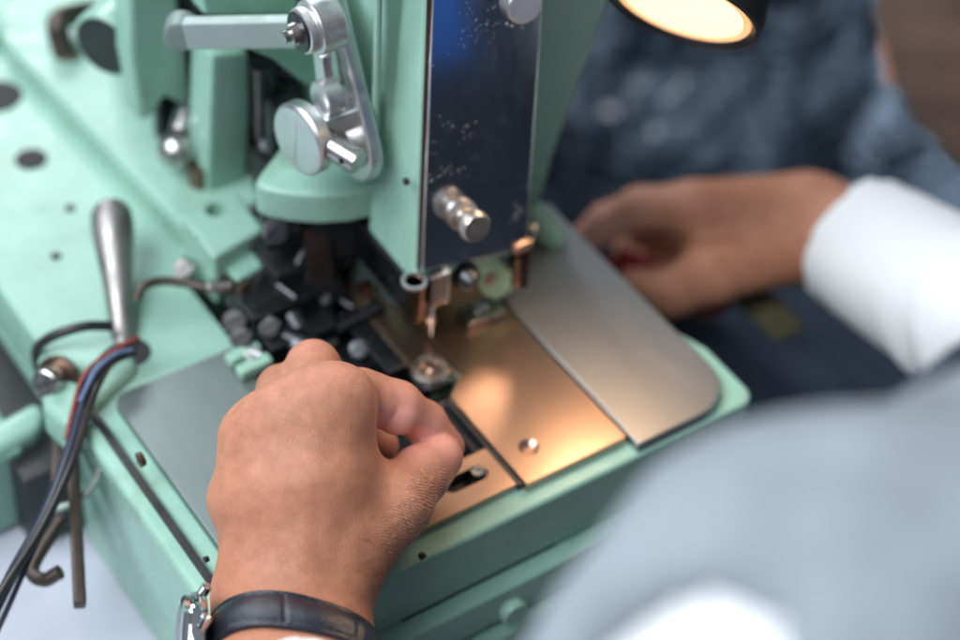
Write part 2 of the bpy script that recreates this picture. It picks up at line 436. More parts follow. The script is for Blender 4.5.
b = BM(); box(b, (-8, -31.8, -24), (-2.6, -3.4, -4.6)); P('pit_liner', b, 'black')
b = BM(); box(b, (-4.3, -57, -4.9), (-2.3, -4, -1.4), .3); P('plate_guide', b, 'dark_steel')
# clips at the back of the left plate
for (p0, p1) in (((228, 362), (258, 346)), ((238, 374), (270, 359))):
    b = bar(BM(), at(*p0, z=3), at(*p1, z=3), 6, 5, 1.2); P('plate_clip', b, 'green')
screw('screw', at(253, 356, z=4), Z, 4, 2.5, 'alu', mach)

# pit mechanism
def rod(name, p0, p1, r, mat, z0=-6, z1=None):
    return P(name, cyl(BM(), at(*p0, z=z0), at(*p1, z=z0 if z1 is None else z1), r, .8), mat)
def blk(name, p0, p1, w, h, mat, z0, z1=None):
    return P(name, bar(BM(), at(*p0, z=z0), at(*p1, z=z0 if z1 is None else z1), w, h, 1.2), mat)
blk('looper_arm', (240, 312), (305, 285), 22, 9, 'dark_steel', 8)
blk('looper_arm', (262, 345), (332, 318), 16, 8, 'dark_steel', 0)
blk('looper_bracket', (300, 370), (420, 330), 30, 10, 'black', -16)
blk('looper_bracket', (330, 290), (420, 375), 20, 9, 'dark_steel', -12)
blk('looper_slide', (385, 345), (470, 440), 13, 6, 'dark_steel', -15)
blk('looper_slide', (352, 312), (405, 372), 17, 8, 'dark_steel', -5)
rod('looper_shaft', (262, 330), (320, 355), 7, 'dark_steel', -2)
rod('looper_shaft', (318, 230), (330, 300), 9, 'dark_steel', 12, -8)
rod('looper_shaft', (285, 305), (300, 330), 5, 'dark_steel', 6, 0)
for q, r in (((236, 300), 4), ((236, 322), 5.5), ((242, 338), 5), ((270, 327), 5)):
    screw('looper_screw', at(*q, z=6), V((-.5, -.5, .7)), r, 3, 'black', mach)
rg = random.Random(11)
for i in range(46):                                     # looper linkage seen as a dark tangle of rods, springs and screw heads
    px, py = rg.uniform(232, 375), rg.uniform(232, 352)
    if py > 352 - (375 - px) * .1 and px < 300: continue
    z = rg.uniform(-14, 14) + (300 - py) * .16
    a = at(px, py, z=z); dr = V((rg.choice((1, .2, 0, -.3)), rg.choice((0, 1, .6)), rg.choice((0, 0, .8, -.5)))) + V((.01, .01, .1))
    dr.normalize(); L_ = rg.uniform(8, 26); mt = rg.choice(('dark_steel', 'dark_steel', 'black', 'black', 'dark_steel', 'brown_steel'))
    t_ = i % 4
    if t_ == 0: P('looper_rod', cyl(BM(), a, a + dr * L_, rg.uniform(1.5, 3.2), .6, 16), mt)
    elif t_ == 1: P('looper_link', bar(BM(), a, a + dr * L_, rg.uniform(4, 9), rg.uniform(2.5, 5), .7), mt)
    elif t_ == 2:
        pr_ = []
        for q_ in range(9): pr_ += [(L_ * .5 * q_ / 9, 3.2), (L_ * .5 * (q_ + .5) / 9, 2.5)]
        P('looper_spring', lathe(BM(), a, dr, pr_, 16), mt)
    else: screw('looper_screw', a, V((-.3, -.45, .8)), rg.uniform(2.4, 4.6), 2.6, rg.choice(('black', 'black', 'dark_steel')), mach, slot=i % 8 == 3)
for i in range(12):                                     # rods and springs standing in the gap behind the crank
    px = rg.uniform(256, 300); py = rg.uniform(60, 120); a = at(px, py, y=rg.uniform(118, 150)); L_ = rg.uniform(22, 60)
    dr = V((rg.uniform(-.12, .12), rg.uniform(-.1, .1), -1))
    if i % 3 == 0:
        pr_ = []
        for q_ in range(14): pr_ += [(L_ * q_ / 14, 3.4), (L_ * (q_ + .5) / 14, 2.6)]
        P('column_spring', lathe(BM(), a, dr, pr_, 16), 'dark_steel')
    else: P('column_rod', cyl(BM(), a, a + dr * L_, rg.uniform(1.6, 4), .6, 18), rg.choice(('dark_steel', 'black', 'brown_steel')))
b = lathe(BM(), at(430, 376, z=-4), Z, [(0, 8), (4, 8), (5, 7.2), (5, 4.4), (1, 4.2), (1, 0)], 32); nut = P('looper_collar', b, 'nickel')
obj('screw', lathe(BM(), at(432, 375, z=-3), Z, [(0, 3), (4.6, 3), (5.4, 2.2), (5.4, 0)], 20), 'warm_tinted_steel', nut)
P('collar_seat', bar(BM(), at(412, 384, z=-8), at(446, 372, z=-8), 16, 6, 1), 'dark_steel')
b = BM(); box(b, (4, -4, -6), (11, 3, -.8), .8); P('guide_tab', b, 'warm_tinted_steel')
rod('looper_pin', (405, 420), (455, 405), 4.5, 'dark_steel', -12)
rod('looper_pin', (440, 450), (472, 425), 4.5, 'dark_steel', -12)
screw('looper_screw', at(452, 412, z=-8), Z, 4, 2, 'dark_steel', mach)

# head with chrome face plate; the front leans back a little
tilt = .21; lean = .13
def fy(z): return 30 + (z - 44) * tilt
def fx(z): return (z - 44) * lean
hd = [V((0.2 + fx(36), fy(36), 36)), V((53.5 + fx(35), fy(35) - 4.6, 35)), V((54.5 + fx(230), fy(230) - 4.6, 230)), V((0.2 + fx(230), fy(230), 230))]
b = extr(BM(), [h + V((0, .6, 0)) for h in hd], (0, 37, 0), 2.5, 3)
# undercut at the rear of the bottom edge follows the presser bracket
head = P('head_casing', b, 'green')
screw('screw_hole', at(405, 182, x=.1), -X, 1.6, .15, 'hole', mach, slot=False)
fpts = [V((2.2, fy(44.5) - 2.2, 44.5)), V((50.8, fy(38.6) - 6.6, 38.6)), V((51.6 + fx(225), fy(225) - 6.6, 225)), V((2.2 + fx(225), fy(225) - 2.2, 225))]
b = extr(BM(), fpts, (0, 2.4, 0), .7, 3)
face = P('face_plate', b, 'mirror')
b = extr(BM(), [fpts[0] + V((-1.2, 1.8, -.6)), fpts[0] + V((.6, 1.8, -.6)), fpts[3] + V((.6, 1.8, 0)), fpts[3] + V((-1.2, 1.8, 0))], (0, 1.0, 0), .3)
obj('plate_edge', b, 'brown_steel', face)
nrm = (fpts[1] - fpts[0]).cross(fpts[3] - fpts[0]).normalized()
if nrm.y > 0: nrm = -nrm
def onface(px, py):
    p0 = fpts[0]; r = V(ray(px, py)); C0 = V(CAM)
    return C0 + r * ((p0 - C0).dot(nrm) / r.dot(nrm))
q = onface(461, 214)
obj('thumb_screw', lathe(BM(), q, nrm, [(-1, 6), (.8, 6.6), (2.2, 6.6), (3, 5.6), (3.2, 4.2), (6.2, 4.1), (6.5, 5.2), (7.2, 5.2), (7.5, 4.4), (9, 4.4), (9.5, 6.0), (10.3, 6.7), (13.0, 6.4), (13.9, 5.8), (13.9, 0)], 36), 'nickel', face)
q = onface(521, 2)
obj('round_nut', lathe(BM(), q, nrm, [(-1, 8), (3, 8), (3.8, 7.2), (3.8, 0)], 36), 'alu', face)
for (a_, b_) in ((512, 26), (522, 27), (507, 24)):
    q = onface(a_, b_); obj('rivet', lathe(BM(), q, nrm, [(-.2, .7), (.3, .6), (.5, 0)], 10), 'steel', face)

# arm and column behind the head
y0 = 70
pr = [at(616, -2, y=y0), at(596, 50, y=y0), at(575, 105, y=y0), at(556, 160, y=y0), at(545, 200, y=y0)]
pts = [V((40, y0, 230)), at(640, -60, y=y0)] + pr + [V((40, y0, pr[-1].z - 8))]
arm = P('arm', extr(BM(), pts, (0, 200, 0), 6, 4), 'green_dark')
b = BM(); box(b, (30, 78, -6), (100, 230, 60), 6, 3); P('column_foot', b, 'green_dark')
# side wall of the arm seen left of the head
b = extr(BM(), [at(380, -60, x=5), at(340, -60, x=5), at(330, 0, x=5), at(352, 60, x=5), at(360, 130, x=5), at(364, 200, x=5), at(390, 215, x=5)], (35, 0, 0), 3, 3)
P('arm_side', b, 'green')
P('arm_edge_bead', tube(BM(), [at(379, -40, x=0), at(377, 60, x=0), at(375, 130, x=0)], 1.6, 10), 'green')

# half-round green bracket
zb = 61
out = [(376, 187), (350, 193), (320, 195), (290, 193), (268, 189), (257, 184), (256, 180), (259, 174), (284, 142), (300, 130), (372, 115)]
bp = [at(*q, z=zb) for q in out]
P('crank_bracket', extr(BM(), [V((p.x, p.y, zb - 17)) for p in bp], (0, 0, 17), 2.2, 4), 'green')
b = BM(); bp2 = [V((p.x * .93 + 2, p.y + 6, zb - 17.5)) for p in bp]
P('bracket_stay', extr(BM(), bp2, (0, 0, -26), 2), 'black')
screw('screw', at(275, 232, z=40), V((-.2, -.6, .7)), 6, 3, 'dark_steel', mach)
P('bracket_lug', bar(BM(), at(262, 232, z=36), at(300, 226, z=36), 14, 12, 2), 'dark_steel')
P('feed_block', bar(BM(), at(262, 268, z=14), at(325, 246, z=14), 26, 12, 2), 'black')
P('feed_post', bar(BM(), at(316, 222, z=34), at(320, 325, z=-10), 13, 10, 1.5), 'dark_steel')

# crank and link
xL = -8
big = at(349, 143, x=xL); top = at(318, -25, x=xL)
d = (top - big).normalized(); s = X.cross(d).normalized()
ring_ = []
for a in np.linspace(-100, 100, 22): ring_.append(big + s * 17 * math.sin(math.radians(a)) - d * 17 * math.cos(math.radians(a)))
pts = [top + s * 8, ] + [p for p in ring_][::-1] + [top - s * 8]
link = P('crank_link', extr(BM(), pts, (6, 0, 0), 1.2, 3), 'alu')
b = extr(BM(), [top + s * 4.5 - d * 2 + X * -.6, big + s * 5 + d * 26 + X * -.6, big - s * 4 + d * 26 + X * -.6, top - s * 1 - d * 2 + X * -.6], (1.2, 0, 0), .5)
obj('link_groove', b, 'steel', link)
P('crank_collar', lathe(BM(), big - X * 5, X, [(0, 10), (.8, 11), (4, 11), (5, 11)], 40), 'steel')
bc = at(298, 140, x=-30)
bax = (X * .98 + Y * .14 - Z * .06).normalized()
blk_ = P('crank_block', lathe(BM(), bc - bax * 1, bax, [(0, 0), (0, 13.2), (.5, 14.6), (1.6, 15.4), (6.5, 15.4), (7.4, 14.6), (7.4, 0)], 48), 'alu')
cut(blk_, bar(BM(), bc - bax * 1 - Z * 30, bc - bax * 1 + Z * 30, .5, 1.4, 0, up=bax))
P('crank_neck', bar(BM(), bc + V((4, -1, 4)), bc + V((24, -1, 4)), 12, 14, 1.5), 'alu')
pin = at(333, 147, x=-21)
pd = (X * .35 - Y * .85 - Z * .1).normalized()
o = P('crank_pin', cyl(BM(), pin + pd * -6, pin + pd * 13, 5.3, .9), 'steel')
e = pin + pd * 8
cut(o, cyl(BM(), e - Z.cross(pd).normalized() * 9 + Z * 1, e + Z.cross(pd).normalized() * 9 + Z * 1, 1.2, 0))
P('crank_nut', cyl(BM(), pin + pd * -8, pin + pd * -2, 6.2, .8, 6), 'brown_steel')
bt = at(299, 32, x=-27)
o = P('bearing', lathe(BM(), bt, X, [(0, 7.5), (.4, 8.6), (.8, 9.2), (3, 9.6), (3.2, 8.8), (4.4, 8.8), (4.6, 10.6), (5.2, 11.2), (15, 11.2), (16, 10.4), (16, 0)], 44), 'alu')
obj('washer', lathe(BM(), bt - X * .8, X, [(0, 7.8), (.3, 8.2), (1.2, 8.2)], 36), 'dark_steel', o)
obj('bolt', lathe(BM(), bt - X * 7.5, X, [(0, 2), (.4, 2.6), (3.2, 2.6), (3.2, 4.4), (6.8, 4.8), (7, 4.8)], 24), 'steel', o)
P('link_rod', bar(BM(), at(322, 52, x=-14), at(327, 100, x=-14), 8, 5, 1.5, up=X), 'alu')
P('link_eye', lathe(BM(), at(318, 100, x=-20), X, [(0, 6), (1, 7.5), (8, 7.5), (9, 6)], 28), 'alu')

# under the head: presser bracket, sockets, needle, screws
P('presser_bracket', bar(BM(), at(352, 226, x=0), at(414, 300, x=0), 5, 21, 1.5), 'dark_steel')
M['grey_panel'] = metal('dark_green_grey_iron', (.060, .085, .080), .42, None, 70, .2, .06, metallic=.35)
P('presser_panel', extr(BM(), [at(*q, x=-.5) for q in ((342, 232), (350, 219), (364, 226), (408, 279), (408, 314), (384, 300), (352, 292))], (5, 0, 0), 1.2), 'grey_panel')
screw('screw', at(350, 250, x=-1.5), V((-1, -.25, .1)), 5.2, 5, 'dark_steel', mach)
screw('screw', at(392, 279, x=-2.6), -X, 1.6, .5, 'black', mach, slot=False)
ck = at(414, 284, y=27)
soc = P('clamp_socket', lathe(BM(), ck - Z * 20, Z, [(0, 4.0), (.4, 4.4), (20, 5.0), (21, 5.0), (21, 3.8), (18.5, 3.8), (18.5, 0)], 10), 'brown_steel')
obj('socket_rim', lathe(BM(), ck + Z * .6, Z, [(0, 5.2), (1, 5.6), (1.8, 5.3), (1.8, 4.1), (0, 4.1)], 32), 'alu', soc)
obj('socket_warm_glint', lathe(BM(), ck - Z * 1.4, Z, [(0, 3.7), (1.2, 3.2), (1.8, 1.6), (1.8, 0)], 24), 'warm_tinted_steel', soc)  # disc coloured for the warm light caught inside the socket
nb = at(435, 288, y=27)
P('needle_clamp', bar(BM(), nb + Z * 9, nb - Z * 8, 8, 6, 1.2, up=Y), 'steel')
P('clamp_side', bar(BM(), nb + V((4.2, 0, 10)), nb + V((4.2, 0, -8)), 2.2, 7, .7, up=Y), 'alu')
P('needle', lathe(BM(), nb + V((-.5, 0, -4)), -Z, [(0, 1.0), (4, 1.0), (7, .65), (17, .6), (24, .25), (25, 0)], 16), 'chrome')
P('needle_guide', lathe(BM(), at(431, 322, y=33), Z, [(0, 1.6), (1.2, 2.1), (3, 2.0), (4, 1.2), (4, 0)], 20), 'warm_tinted_steel')
P('guide_bar', bar(BM(), at(425, 296, y=38), at(429, 332, y=36), 2.2, 2.2, .5, up=Y), 'brown_steel')
b = BM()
bar(b, V((8, 46, 36)), V((54, 46, 30)), 18, 10, 1.5); P('presser_beam', b, 'black')
screw('screw', at(466, 277, y=25), V((.35, -.9, -.25)), 4.8, 5, 'dark_steel', mach)
P('screw_boss', cyl(BM(), at(458, 268, y=32), at(464, 275, y=26), 6.5, 1), 'dark_steel')
lp = [at(*q, y=29) for q in ((478, 262), (492, 252), (503, 262), (514, 276), (511, 291), (498, 300), (488, 298), (480, 288))]
lev = P('foot_lever', extr(BM(), lp, (0, 5, 0), .8, 3), 'green_lever')
screw('screw', at(490, 279, y=28.8), -Y, 3, .9, 'warm_tinted_steel', lev)
b = BM(); a0 = at(521, 262, y=29)
box(b, (a0.x - 4, 29, a0.z - 12), (a0.x + 3.5, 33, a0.z + 13), .8)
hk = P('presser_hook', b, 'black')
tube_pts = [at(513, 250, y=33), at(522, 246, y=31), at(529, 241, y=31), at(528, 234, y=34)]
obj('hook_spring', bar(BM(), at(513, 250, y=23), at(531, 241, y=23), 5, 4, .9, up=Y), 'warm_tinted_steel', hk)
cy = at(521, 268, y=23)
P('clamp_socket', lathe(BM(), cy - Z * 9, Z, [(0, 3.4), (.5, 4.0), (17, 4.1), (18, 3.4)], 10), 'brown_dark')
screw('screw', at(527, 228, y=46), V((.5, -.8, 0)), 4.5, 5, 'steel', mach)
lv = P('foot_release_lever', tube(BM(), [at(530, 205, y=62), at(540, 220, y=58), at(551, 236, y=54), at(558, 245, y=52)], lambda t: 4.5 + 2.2 * math.sin(t * math.pi) , 18), 'green')
# presser foot on the plate, in the shade of the head
P('presser_foot', bar(BM(), at(462, 318, z=2), at(500, 305, z=2), 12, 3, 1), 'steel')
screw('screw', at(480, 308, z=3), Z, 3.4, 2, 'steel', mach)

# ---- rear left: deck, posts, lever, wing plate (all well out of focus)
zd = 9
deck = [at(*q, z=zd) for q in ((2, 38), (192, 236), (262, 200), (240, 120), (180, 10), (120, -60), (0, -60))]
P('raised_deck', extr(BM(), [V((p.x, p.y, -5)) for p in deck], (0, 0, zd + 5), 3, 3), 'green')
bl = [at(*q, z=24) for q in ((180, 214), (236, 190), (264, 228), (214, 258))]
gb = P('guide_block', extr(BM(), [V((p.x, p.y, -5)) for p in bl], (0, 0, 29), 2, 3), 'green')
cut(gb, cyl(BM(), at(215, 206, z=26), at(215, 206, z=26) - Z * 10, 4.6, 0), cyl(BM(), at(196, 234, z=26), at(196, 234, z=26) - Z * 6, 1.6, 0))
P('guide_block_foot', extr(BM(), [V((p.x + 6, p.y - 9, -5)) for p in bl], (0, 0, 20), 2, 3), 'green_dark')
screw('screw', at(187, 268, z=8), V((-.6, -.5, .6)), 5, 6, 'steel', mach)
for q, r in (((31, 159), 7.5), ((-3, 96), 12)):
    p = at(*q, z=zd + .2 if 0 else -4.8)
    P('deck_hole', lathe(BM(), p - Z * 2, Z, [(0, r), (2.1, r), (2.3, r * .9), (2.3, 0)], 30), 'hole')
for q in ((70, 208), (56, 256)):
    p = at(*q, z=-4.8); P('deck_hole', lathe(BM(), p - Z * 2, Z, [(0, 2.4), (2.15, 2.4), (2.15, 0)], 16), 'hole')
b = extr(BM(), [at(*q, y=176) for q in ((150, -40), (176, -20), (187, 40), (194, 100), (191, 118), (180, 104), (166, 98), (154, 118), (140, 124), (130, 60), (128, -40))], (0, 16, 0), 4, 3)
P('wing_plate', b, 'green')
P('wing_post', cyl(BM(), at(140, 150, y=262), at(140, -60, y=262), 14, 3), 'green')
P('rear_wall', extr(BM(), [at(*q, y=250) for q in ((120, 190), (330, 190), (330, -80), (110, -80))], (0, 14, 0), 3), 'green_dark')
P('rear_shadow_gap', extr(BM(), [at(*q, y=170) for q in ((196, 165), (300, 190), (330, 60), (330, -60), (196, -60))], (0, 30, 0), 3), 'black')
ec = at(104, 46, y=196); eax = (X * .86 + Y * .5).normalized()
e1 = P('shaft_end', lathe(BM(), ec, eax, [(0, 15), (1, 16), (26, 16), (28, 14)], 36), 'green')
obj('shaft_cap', lathe(BM(), ec - eax * 1.2, eax, [(0, 12.5), (.8, 14), (2, 14)], 36), 'black', e1)
P('rear_hook', tube(BM(), [at(100, 10, y=290), at(72, 15, y=285), at(58, 22, y=280), at(60, 40, y=276), at(66, 56, y=272), at(76, 63, y=268)], 5.5, 12), 'rod_grey')
b = bar(BM(), at(-20, 46, y=320), at(60, 22, y=320), 24, 26, 7, up=Z); P('rear_shaft', b, 'green_dark')
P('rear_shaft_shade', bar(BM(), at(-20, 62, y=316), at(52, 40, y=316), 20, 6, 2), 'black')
fbp = [at(186, 24, y=128), at(300, 20, y=96)]
P('flat_bar', bar(BM(), at(186, 33, y=128), at(304, 31, y=96), 6, 13, 1, up=Z), metal('grey_green_steel', (.33, .41, .40), .5, None, 60, .08, .05, metallic=.25))
P('bar_pivot', lathe(BM(), at(182, 30, y=132), V((-.6, -.8, 0)), [(-4, 7), (5, 7), (6, 5)], 24), 'grey_green')
P('frame_post', extr(BM(), [at(*q, y=150) for q in ((212, 55), (250, 52), (252, 110), (246, 215), (206, 215))], (0, 20, 0), 3), 'green')
P('frame_brace', extr(BM(), [at(*q, y=120) for q in ((238, 46), (345, 46), (345, 110), (300, 82), (276, 62))], (0, 14, 0), 2.5), 'green')
P('frame_beam', extr(BM(), [at(*q, y=140) for q in ((196, -40), (300, -40), (300, 18), (205, 18))], (0, 14, 0), 3), 'green')
p0, p1 = at(260, 62, y=135), at(268, 158, y=135)
n = 26; prof = []
L = (p1 - p0).length
for i in range(n): prof += [(L * i / n, 4.6), (L * (i + .5) / n, 3.6)]
P('adjusting_rod', lathe(BM(), p0, p1 - p0, prof, 18), 'dark_steel')
P('adjusting_rod', cyl(BM(), at(282, 70, y=140), at(286, 110, y=140), 3.5), 'dark_steel')
P('rod_block', bar(BM(), at(256, 168, y=130), at(276, 162, y=130), 16, 14, 2), 'black')
P('rod_plate', extr(BM(), [at(*q, y=136) for q in ((272, 76), (300, 96), (296, 135), (272, 135))], (0, 6, 0), 1), metal('dull_grey_iron', (.12, .14, .14), .5, None, 60, .2, .1))
P('ball_joint', lathe(BM(), at(177, 150, y=168) - Y * 9, Y, [(0, 0)] + [(9 - 9 * math.cos(a), 9 * math.sin(a)) for a in np.linspace(.25, 2.9, 14)] + [(18, 0)], 28), 'steel')
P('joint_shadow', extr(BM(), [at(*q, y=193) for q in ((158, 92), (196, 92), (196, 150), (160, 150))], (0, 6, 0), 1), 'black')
P('joint_rod', cyl(BM(), at(180, 132, y=170), at(186, 112, y=176), 5), 'steel')
P('joint_stem', cyl(BM(), at(200, 164, y=158), at(202, 186, y=158), 6, 1), 'brown_steel')

# hand lever in its slot
lb, lt = at(123, 338, z=-4), at(110, 200, d=888)
ax = lt - lb; L = ax.length
hl = P('hand_lever', lathe(BM(), lb, ax, [(-6, 5), (0, 5.2), (L * .15, 5.4), (L * .35, 6.2), (L * .6, 8.0), (L * .74, 9.0), (L * .83, 9.3), (L * .90, 8.8), (L * .945, 7.4), (L * .975, 5.2), (L * .992, 2.8), (L, 0)], 36), metal('lever_steel', (.34, .33, .32), .48, None, 60, .15, .04))
p = at(132, 352, z=-4.8)
P('lever_slot', lathe(BM(), p - Z * 2, Z, [(0, 8), (2.2, 8), (2.4, 7.4), (2.4, 0)], 28), 'hole')
P('lever_rod', tube(BM(), [at(137, 300, z=12), at(142, 287, z=16), at(160, 281, z=16), at(185, 283, z=15), at(208, 288, z=14), at(226, 289, z=13)], 2.0, 12), 'rod_grey')
P('rod_tip', cyl(BM(), at(206, 288, z=14.4), at(232, 287, z=13), 3.0, 1.2), 'steel')
# flank parts at the far left: lug, pivot screw, hanging levers
lug = [at(*q, z=2) for q in ((35, 345), (118, 318), (140, 360), (95, 402), (66, 420), (42, 398))]
P('lever_lug', extr(BM(), [V((p.x, p.y, -22)) for p in lug], (0, 0, 20), 4, 3), 'green')
screw('pivot_screw', at(52, 380, z=-2), V((-.75, -.5, .45)), 6.5, 7, 'steel', mach)
P('pivot_washer', lathe(BM(), at(60, 378, z=-4), V((-.75, -.5, .45)), [(0, 10), (2, 10), (2.4, 9)], 24), 'brown_steel')
P('side_lug', extr(BM(), [V((p.x, p.y, -50)) for p in [at(*q, z=-36) for q in ((-40, 440), (36, 398), (46, 410), (40, 428), (-40, 470))]], (0, 0, 14), 5, 3), 'green')
b = BM(); box(b, (-260, 95, -88), (-152, 400, -40), 3, 3); P('side_housing', b, 'green_dark')
b = BM(); box(b, (-160, 80, -88), (-130, 300, -44), 2); P('side_recess', b, 'black')
P('hanging_lever', bar(BM(), at(70, 395, d=850), at(80, 606, d=800), 7, 5, 1, up=X), 'rod_grey')
P('hanging_lever', bar(BM(), at(62, 400, d=862), at(56, 520, d=838), 10, 6, 1, up=X), 'rod_grey')
P('lever_hook', tube(BM(), [at(62, 520, d=830), at(40, 552, d=822), at(32, 572, d=818), at(44, 580, d=814), at(60, 572, d=812)], 3.0, 12), 'rod_grey')

# ------------------------------------------------------------------ cables beside the lever
def cable(label, pts, r, mat):
    o = obj('cable', tube(BM(), pts, r, 12, 10), mat)
    return tag(o, label, 'cable', 'cables looped round the hand lever')
cable('thick navy cable hanging from the hand lever to the lower left corner', [at(130, 346, z=8), at(112, 352, z=10), at(95, 372, z=12), at(84, 400, z=4), at(70, 450, d=818), at(45, 515, d=808), at(12, 575, d=800), at(-20, 640, d=800)], 2.5, 'rubber_navy')
cable('black cable running close beside the thick navy cable', [at(134, 352, z=8), at(112, 362, z=10), at(98, 384, z=9), at(88, 410, z=3), at(72, 462, d=812), at(40, 530, d=804), at(2, 590, d=796), at(-30, 650, d=796)], 1.8, 'rubber_black')
cable('thin red wire crossing the foot of the steel hand lever', [at(138, 338, z=11), at(124, 345, z=13), at(108, 354, z=14), at(92, 366, z=13), at(82, 380, z=10), at(76, 398, z=6), at(66, 440, d=822)], 1.1, 'rubber_red')
cable('thin pale blue wire bent down beside the red one', [at(132, 350, z=12), at(116, 354, z=14), at(98, 368, z=14), at(88, 385, z=11), at(80, 402, z=8)], 1.1, 'rubber_blue')
cable('black cable looping behind the lever toward the left edge of the bed', [at(112, 326, z=6), at(88, 326, z=9), at(66, 331, z=8), at(46, 340, z=3), at(36, 352, z=-4), at(40, 372, z=-16)], 2.2, 'rubber_black')
cable('thin navy wire hanging apart from the thick cables beside the hanging rod', [at(92, 392, z=6), at(86, 412, d=828), at(78, 450, d=822), at(58, 500, d=814), at(36, 545, d=808), at(6, 612, d=802), at(-12, 650, d=800)], 1.2, 'rubber_navy')
cable('grey green plastic tube curving down behind the navy cable', [at(98, 415, d=838), at(103, 445, d=832), at(97, 478, d=828), at(80, 500, d=826), at(55, 510, d=826)], 1.6, 'clear_tube')

# ------------------------------------------------------------------ task lamp
lc = at(684, 2, d=795); tgt = V((10, -40, 0)); ld = ((tgt - lc).normalized() + (V(CAM) - lc).normalized() * .42).normalized()
lamp = thing('task_lamp', 'round black task lamp shining warm light on the needle plate', 'lamp', lc)
obj('lamp_shade', lathe(BM(), lc + ld * 2, -ld, [(0, 28.5), (-1.5, 30.5), (0, 32), (10, 32.5), (11, 31), (24, 30.5), (26, 32), (30, 32), (44, 23), (52, 10), (52, 0)], 56), 'lamp_body', lamp)
obj('lamp_rim', lathe(BM(), lc, ld, [(1.0, 28.2), (3.6, 29.4), (4.6, 31.0), (4.0, 32.4), (1.0, 33.0), (-3, 33.0), (-3, 28.2)], 56), 'lamp_body', lamp)
obj('diffuser', lathe(BM(), lc, ld, [(2.2, 25.2), (2.4, 24.6), (2.7, 19), (2.9, 0)], 56), 'lamp_light', lamp)
obj('diffuser_edge', lathe(BM(), lc, ld, [(1.6, 28.6), (2.6, 28.0), (2.2, 25.6), (1.6, 25.2)], 56), 'lamp_glow', lamp)
obj('lamp_arm', tube(BM(), [lc - ld * 50, lc - ld * 75, lc - ld * 95 + Z * 30 + Y * 20, lc - ld * 80 + Z * 110 + Y * 80], 6, 16), 'lamp_body', lamp)

# ------------------------------------------------------------------ signed-distance modelling for bodies and cloth
def rc(p, a, b, ra, rb):
    a = np.array(a, np.float32); b = np.array(b, np.float32); ab = b - a
    t = np.clip(((p - a) @ ab) / max(1e-6, ab @ ab), 0, 1)
    return np.linalg.norm(p - (a + t[..., None] * ab), axis=-1) - (ra + (rb - ra) * t)
def ell(p, c, r, R=None):
    q = p - np.array(c, np.float32)
    if R is not None: q = q @ np.array(R, np.float32).T
    k = np.linalg.norm(q / np.array(r, np.float32), axis=-1)
    k2 = np.linalg.norm(q / np.array(r, np.float32) ** 2, axis=-1)
    return k * (k - 1) / np.maximum(k2, 1e-6)
def smin(a, b, k):
    h = np.clip(.5 + .5 * (b - a) / k, 0, 1)
    return b + (a - b) * h - k * h * (1 - h)
def smax(a, b, k): return -smin(-a, -b, k)
def nets(fun, lo, hi, h):
    """surface nets over a box: returns vertices (mm) and quads"""
    lo = np.array(lo, float); n = np.ceil((np.array(hi) - lo) / h).astype(int) + 1
    g = np.stack(np.meshgrid(*[np.arange(k, dtype=np.float32) for k in n], indexing='ij'), -1) * h + lo.astype(np.float32)
    Fv = np.empty(n, np.float32)
    for i in range(0, n[0], 16): Fv[i:i + 16] = fun(g[i:i + 16])
    del g
    Fv[0] = Fv[-1] = 9; Fv[:, 0] = Fv[:, -1] = 9; Fv[:, :, 0] = Fv[:, :, -1] = 9
    s = Fv < 0
    m = n - 1
    acc = np.zeros((*m, 3), np.float32); cnt = np.zeros(m, np.float32)
    cor = [(i, j, k) for i in (0, 1) for j in (0, 1) for k in (0, 1)]
    def sl(c): return tuple(slice(c[a], c[a] + m[a]) for a in range(3))
    for c in cor:
        for a in range(3):
            if c[a]: continue
            e = list(c); e[a] = 1
            f0, f1 = Fv[sl(c)], Fv[sl(e)]
            x = s[sl(c)] != s[sl(e)]
            t = np.where(x, f0 / np.where(x, f0 - f1, 1), 0)
            cnt += x
            for q in range(3):
                acc[..., q] += np.where(x, (t if q == a else c[q]), 0)
    act = cnt > 0
    idx = -np.ones(m, np.int64); idx[act] = np.arange(act.sum())
    base = np.stack(np.nonzero(act), -1)
    verts = (base + acc[act] / cnt[act][:, None]) * h + lo
    quads = []
    for a in range(3):
        o1, o2 = [(1, 2), (2, 0), (0, 1)][a]
        e = [slice(1, m[q]) for q in range(3)]; e[a] = slice(0, m[a])
        e2 = list(e); e2[a] = slice(1, m[a] + 1)
        s0, s1 = s[tuple(e)], s[tuple(e2)]
        for flip in (False, True):
            msk = (s0 & ~s1) if not flip else (~s0 & s1)
            ii = np.stack(np.nonzero(msk), -1)
            off = np.array([1 if q != a else 0 for q in range(3)]); c0 = ii + off
            def at_(d1, d2):
                w = c0.copy(); w[:, o1] -= d1; w[:, o2] -= d2
                return idx[w[:, 0], w[:, 1], w[:, 2]]
            qd = np.stack([at_(1, 1), at_(0, 1), at_(0, 0), at_(1, 0)], -1)
            quads.append(qd[:, ::-1] if flip else qd)
    return verts, np.concatenate(quads)
def smooth_verts(v, q, it=4, lam=.5):
    n = len(v)
    e = np.concatenate([q[:, [0, 1]], q[:, [1, 2]], q[:, [2, 3]], q[:, [3, 0]]])
    i = np.concatenate([e[:, 0], e[:, 1]]); j = np.concatenate([e[:, 1], e[:, 0]])
    deg = np.bincount(i, minlength=n)[:, None]
    for k in range(it):
        avg = np.stack([np.bincount(i, v[j, a], n) for a in range(3)], -1) / np.maximum(deg, 1)
        v = v + (lam if k % 2 == 0 else -lam * 1.02) * (avg - v)
    return v
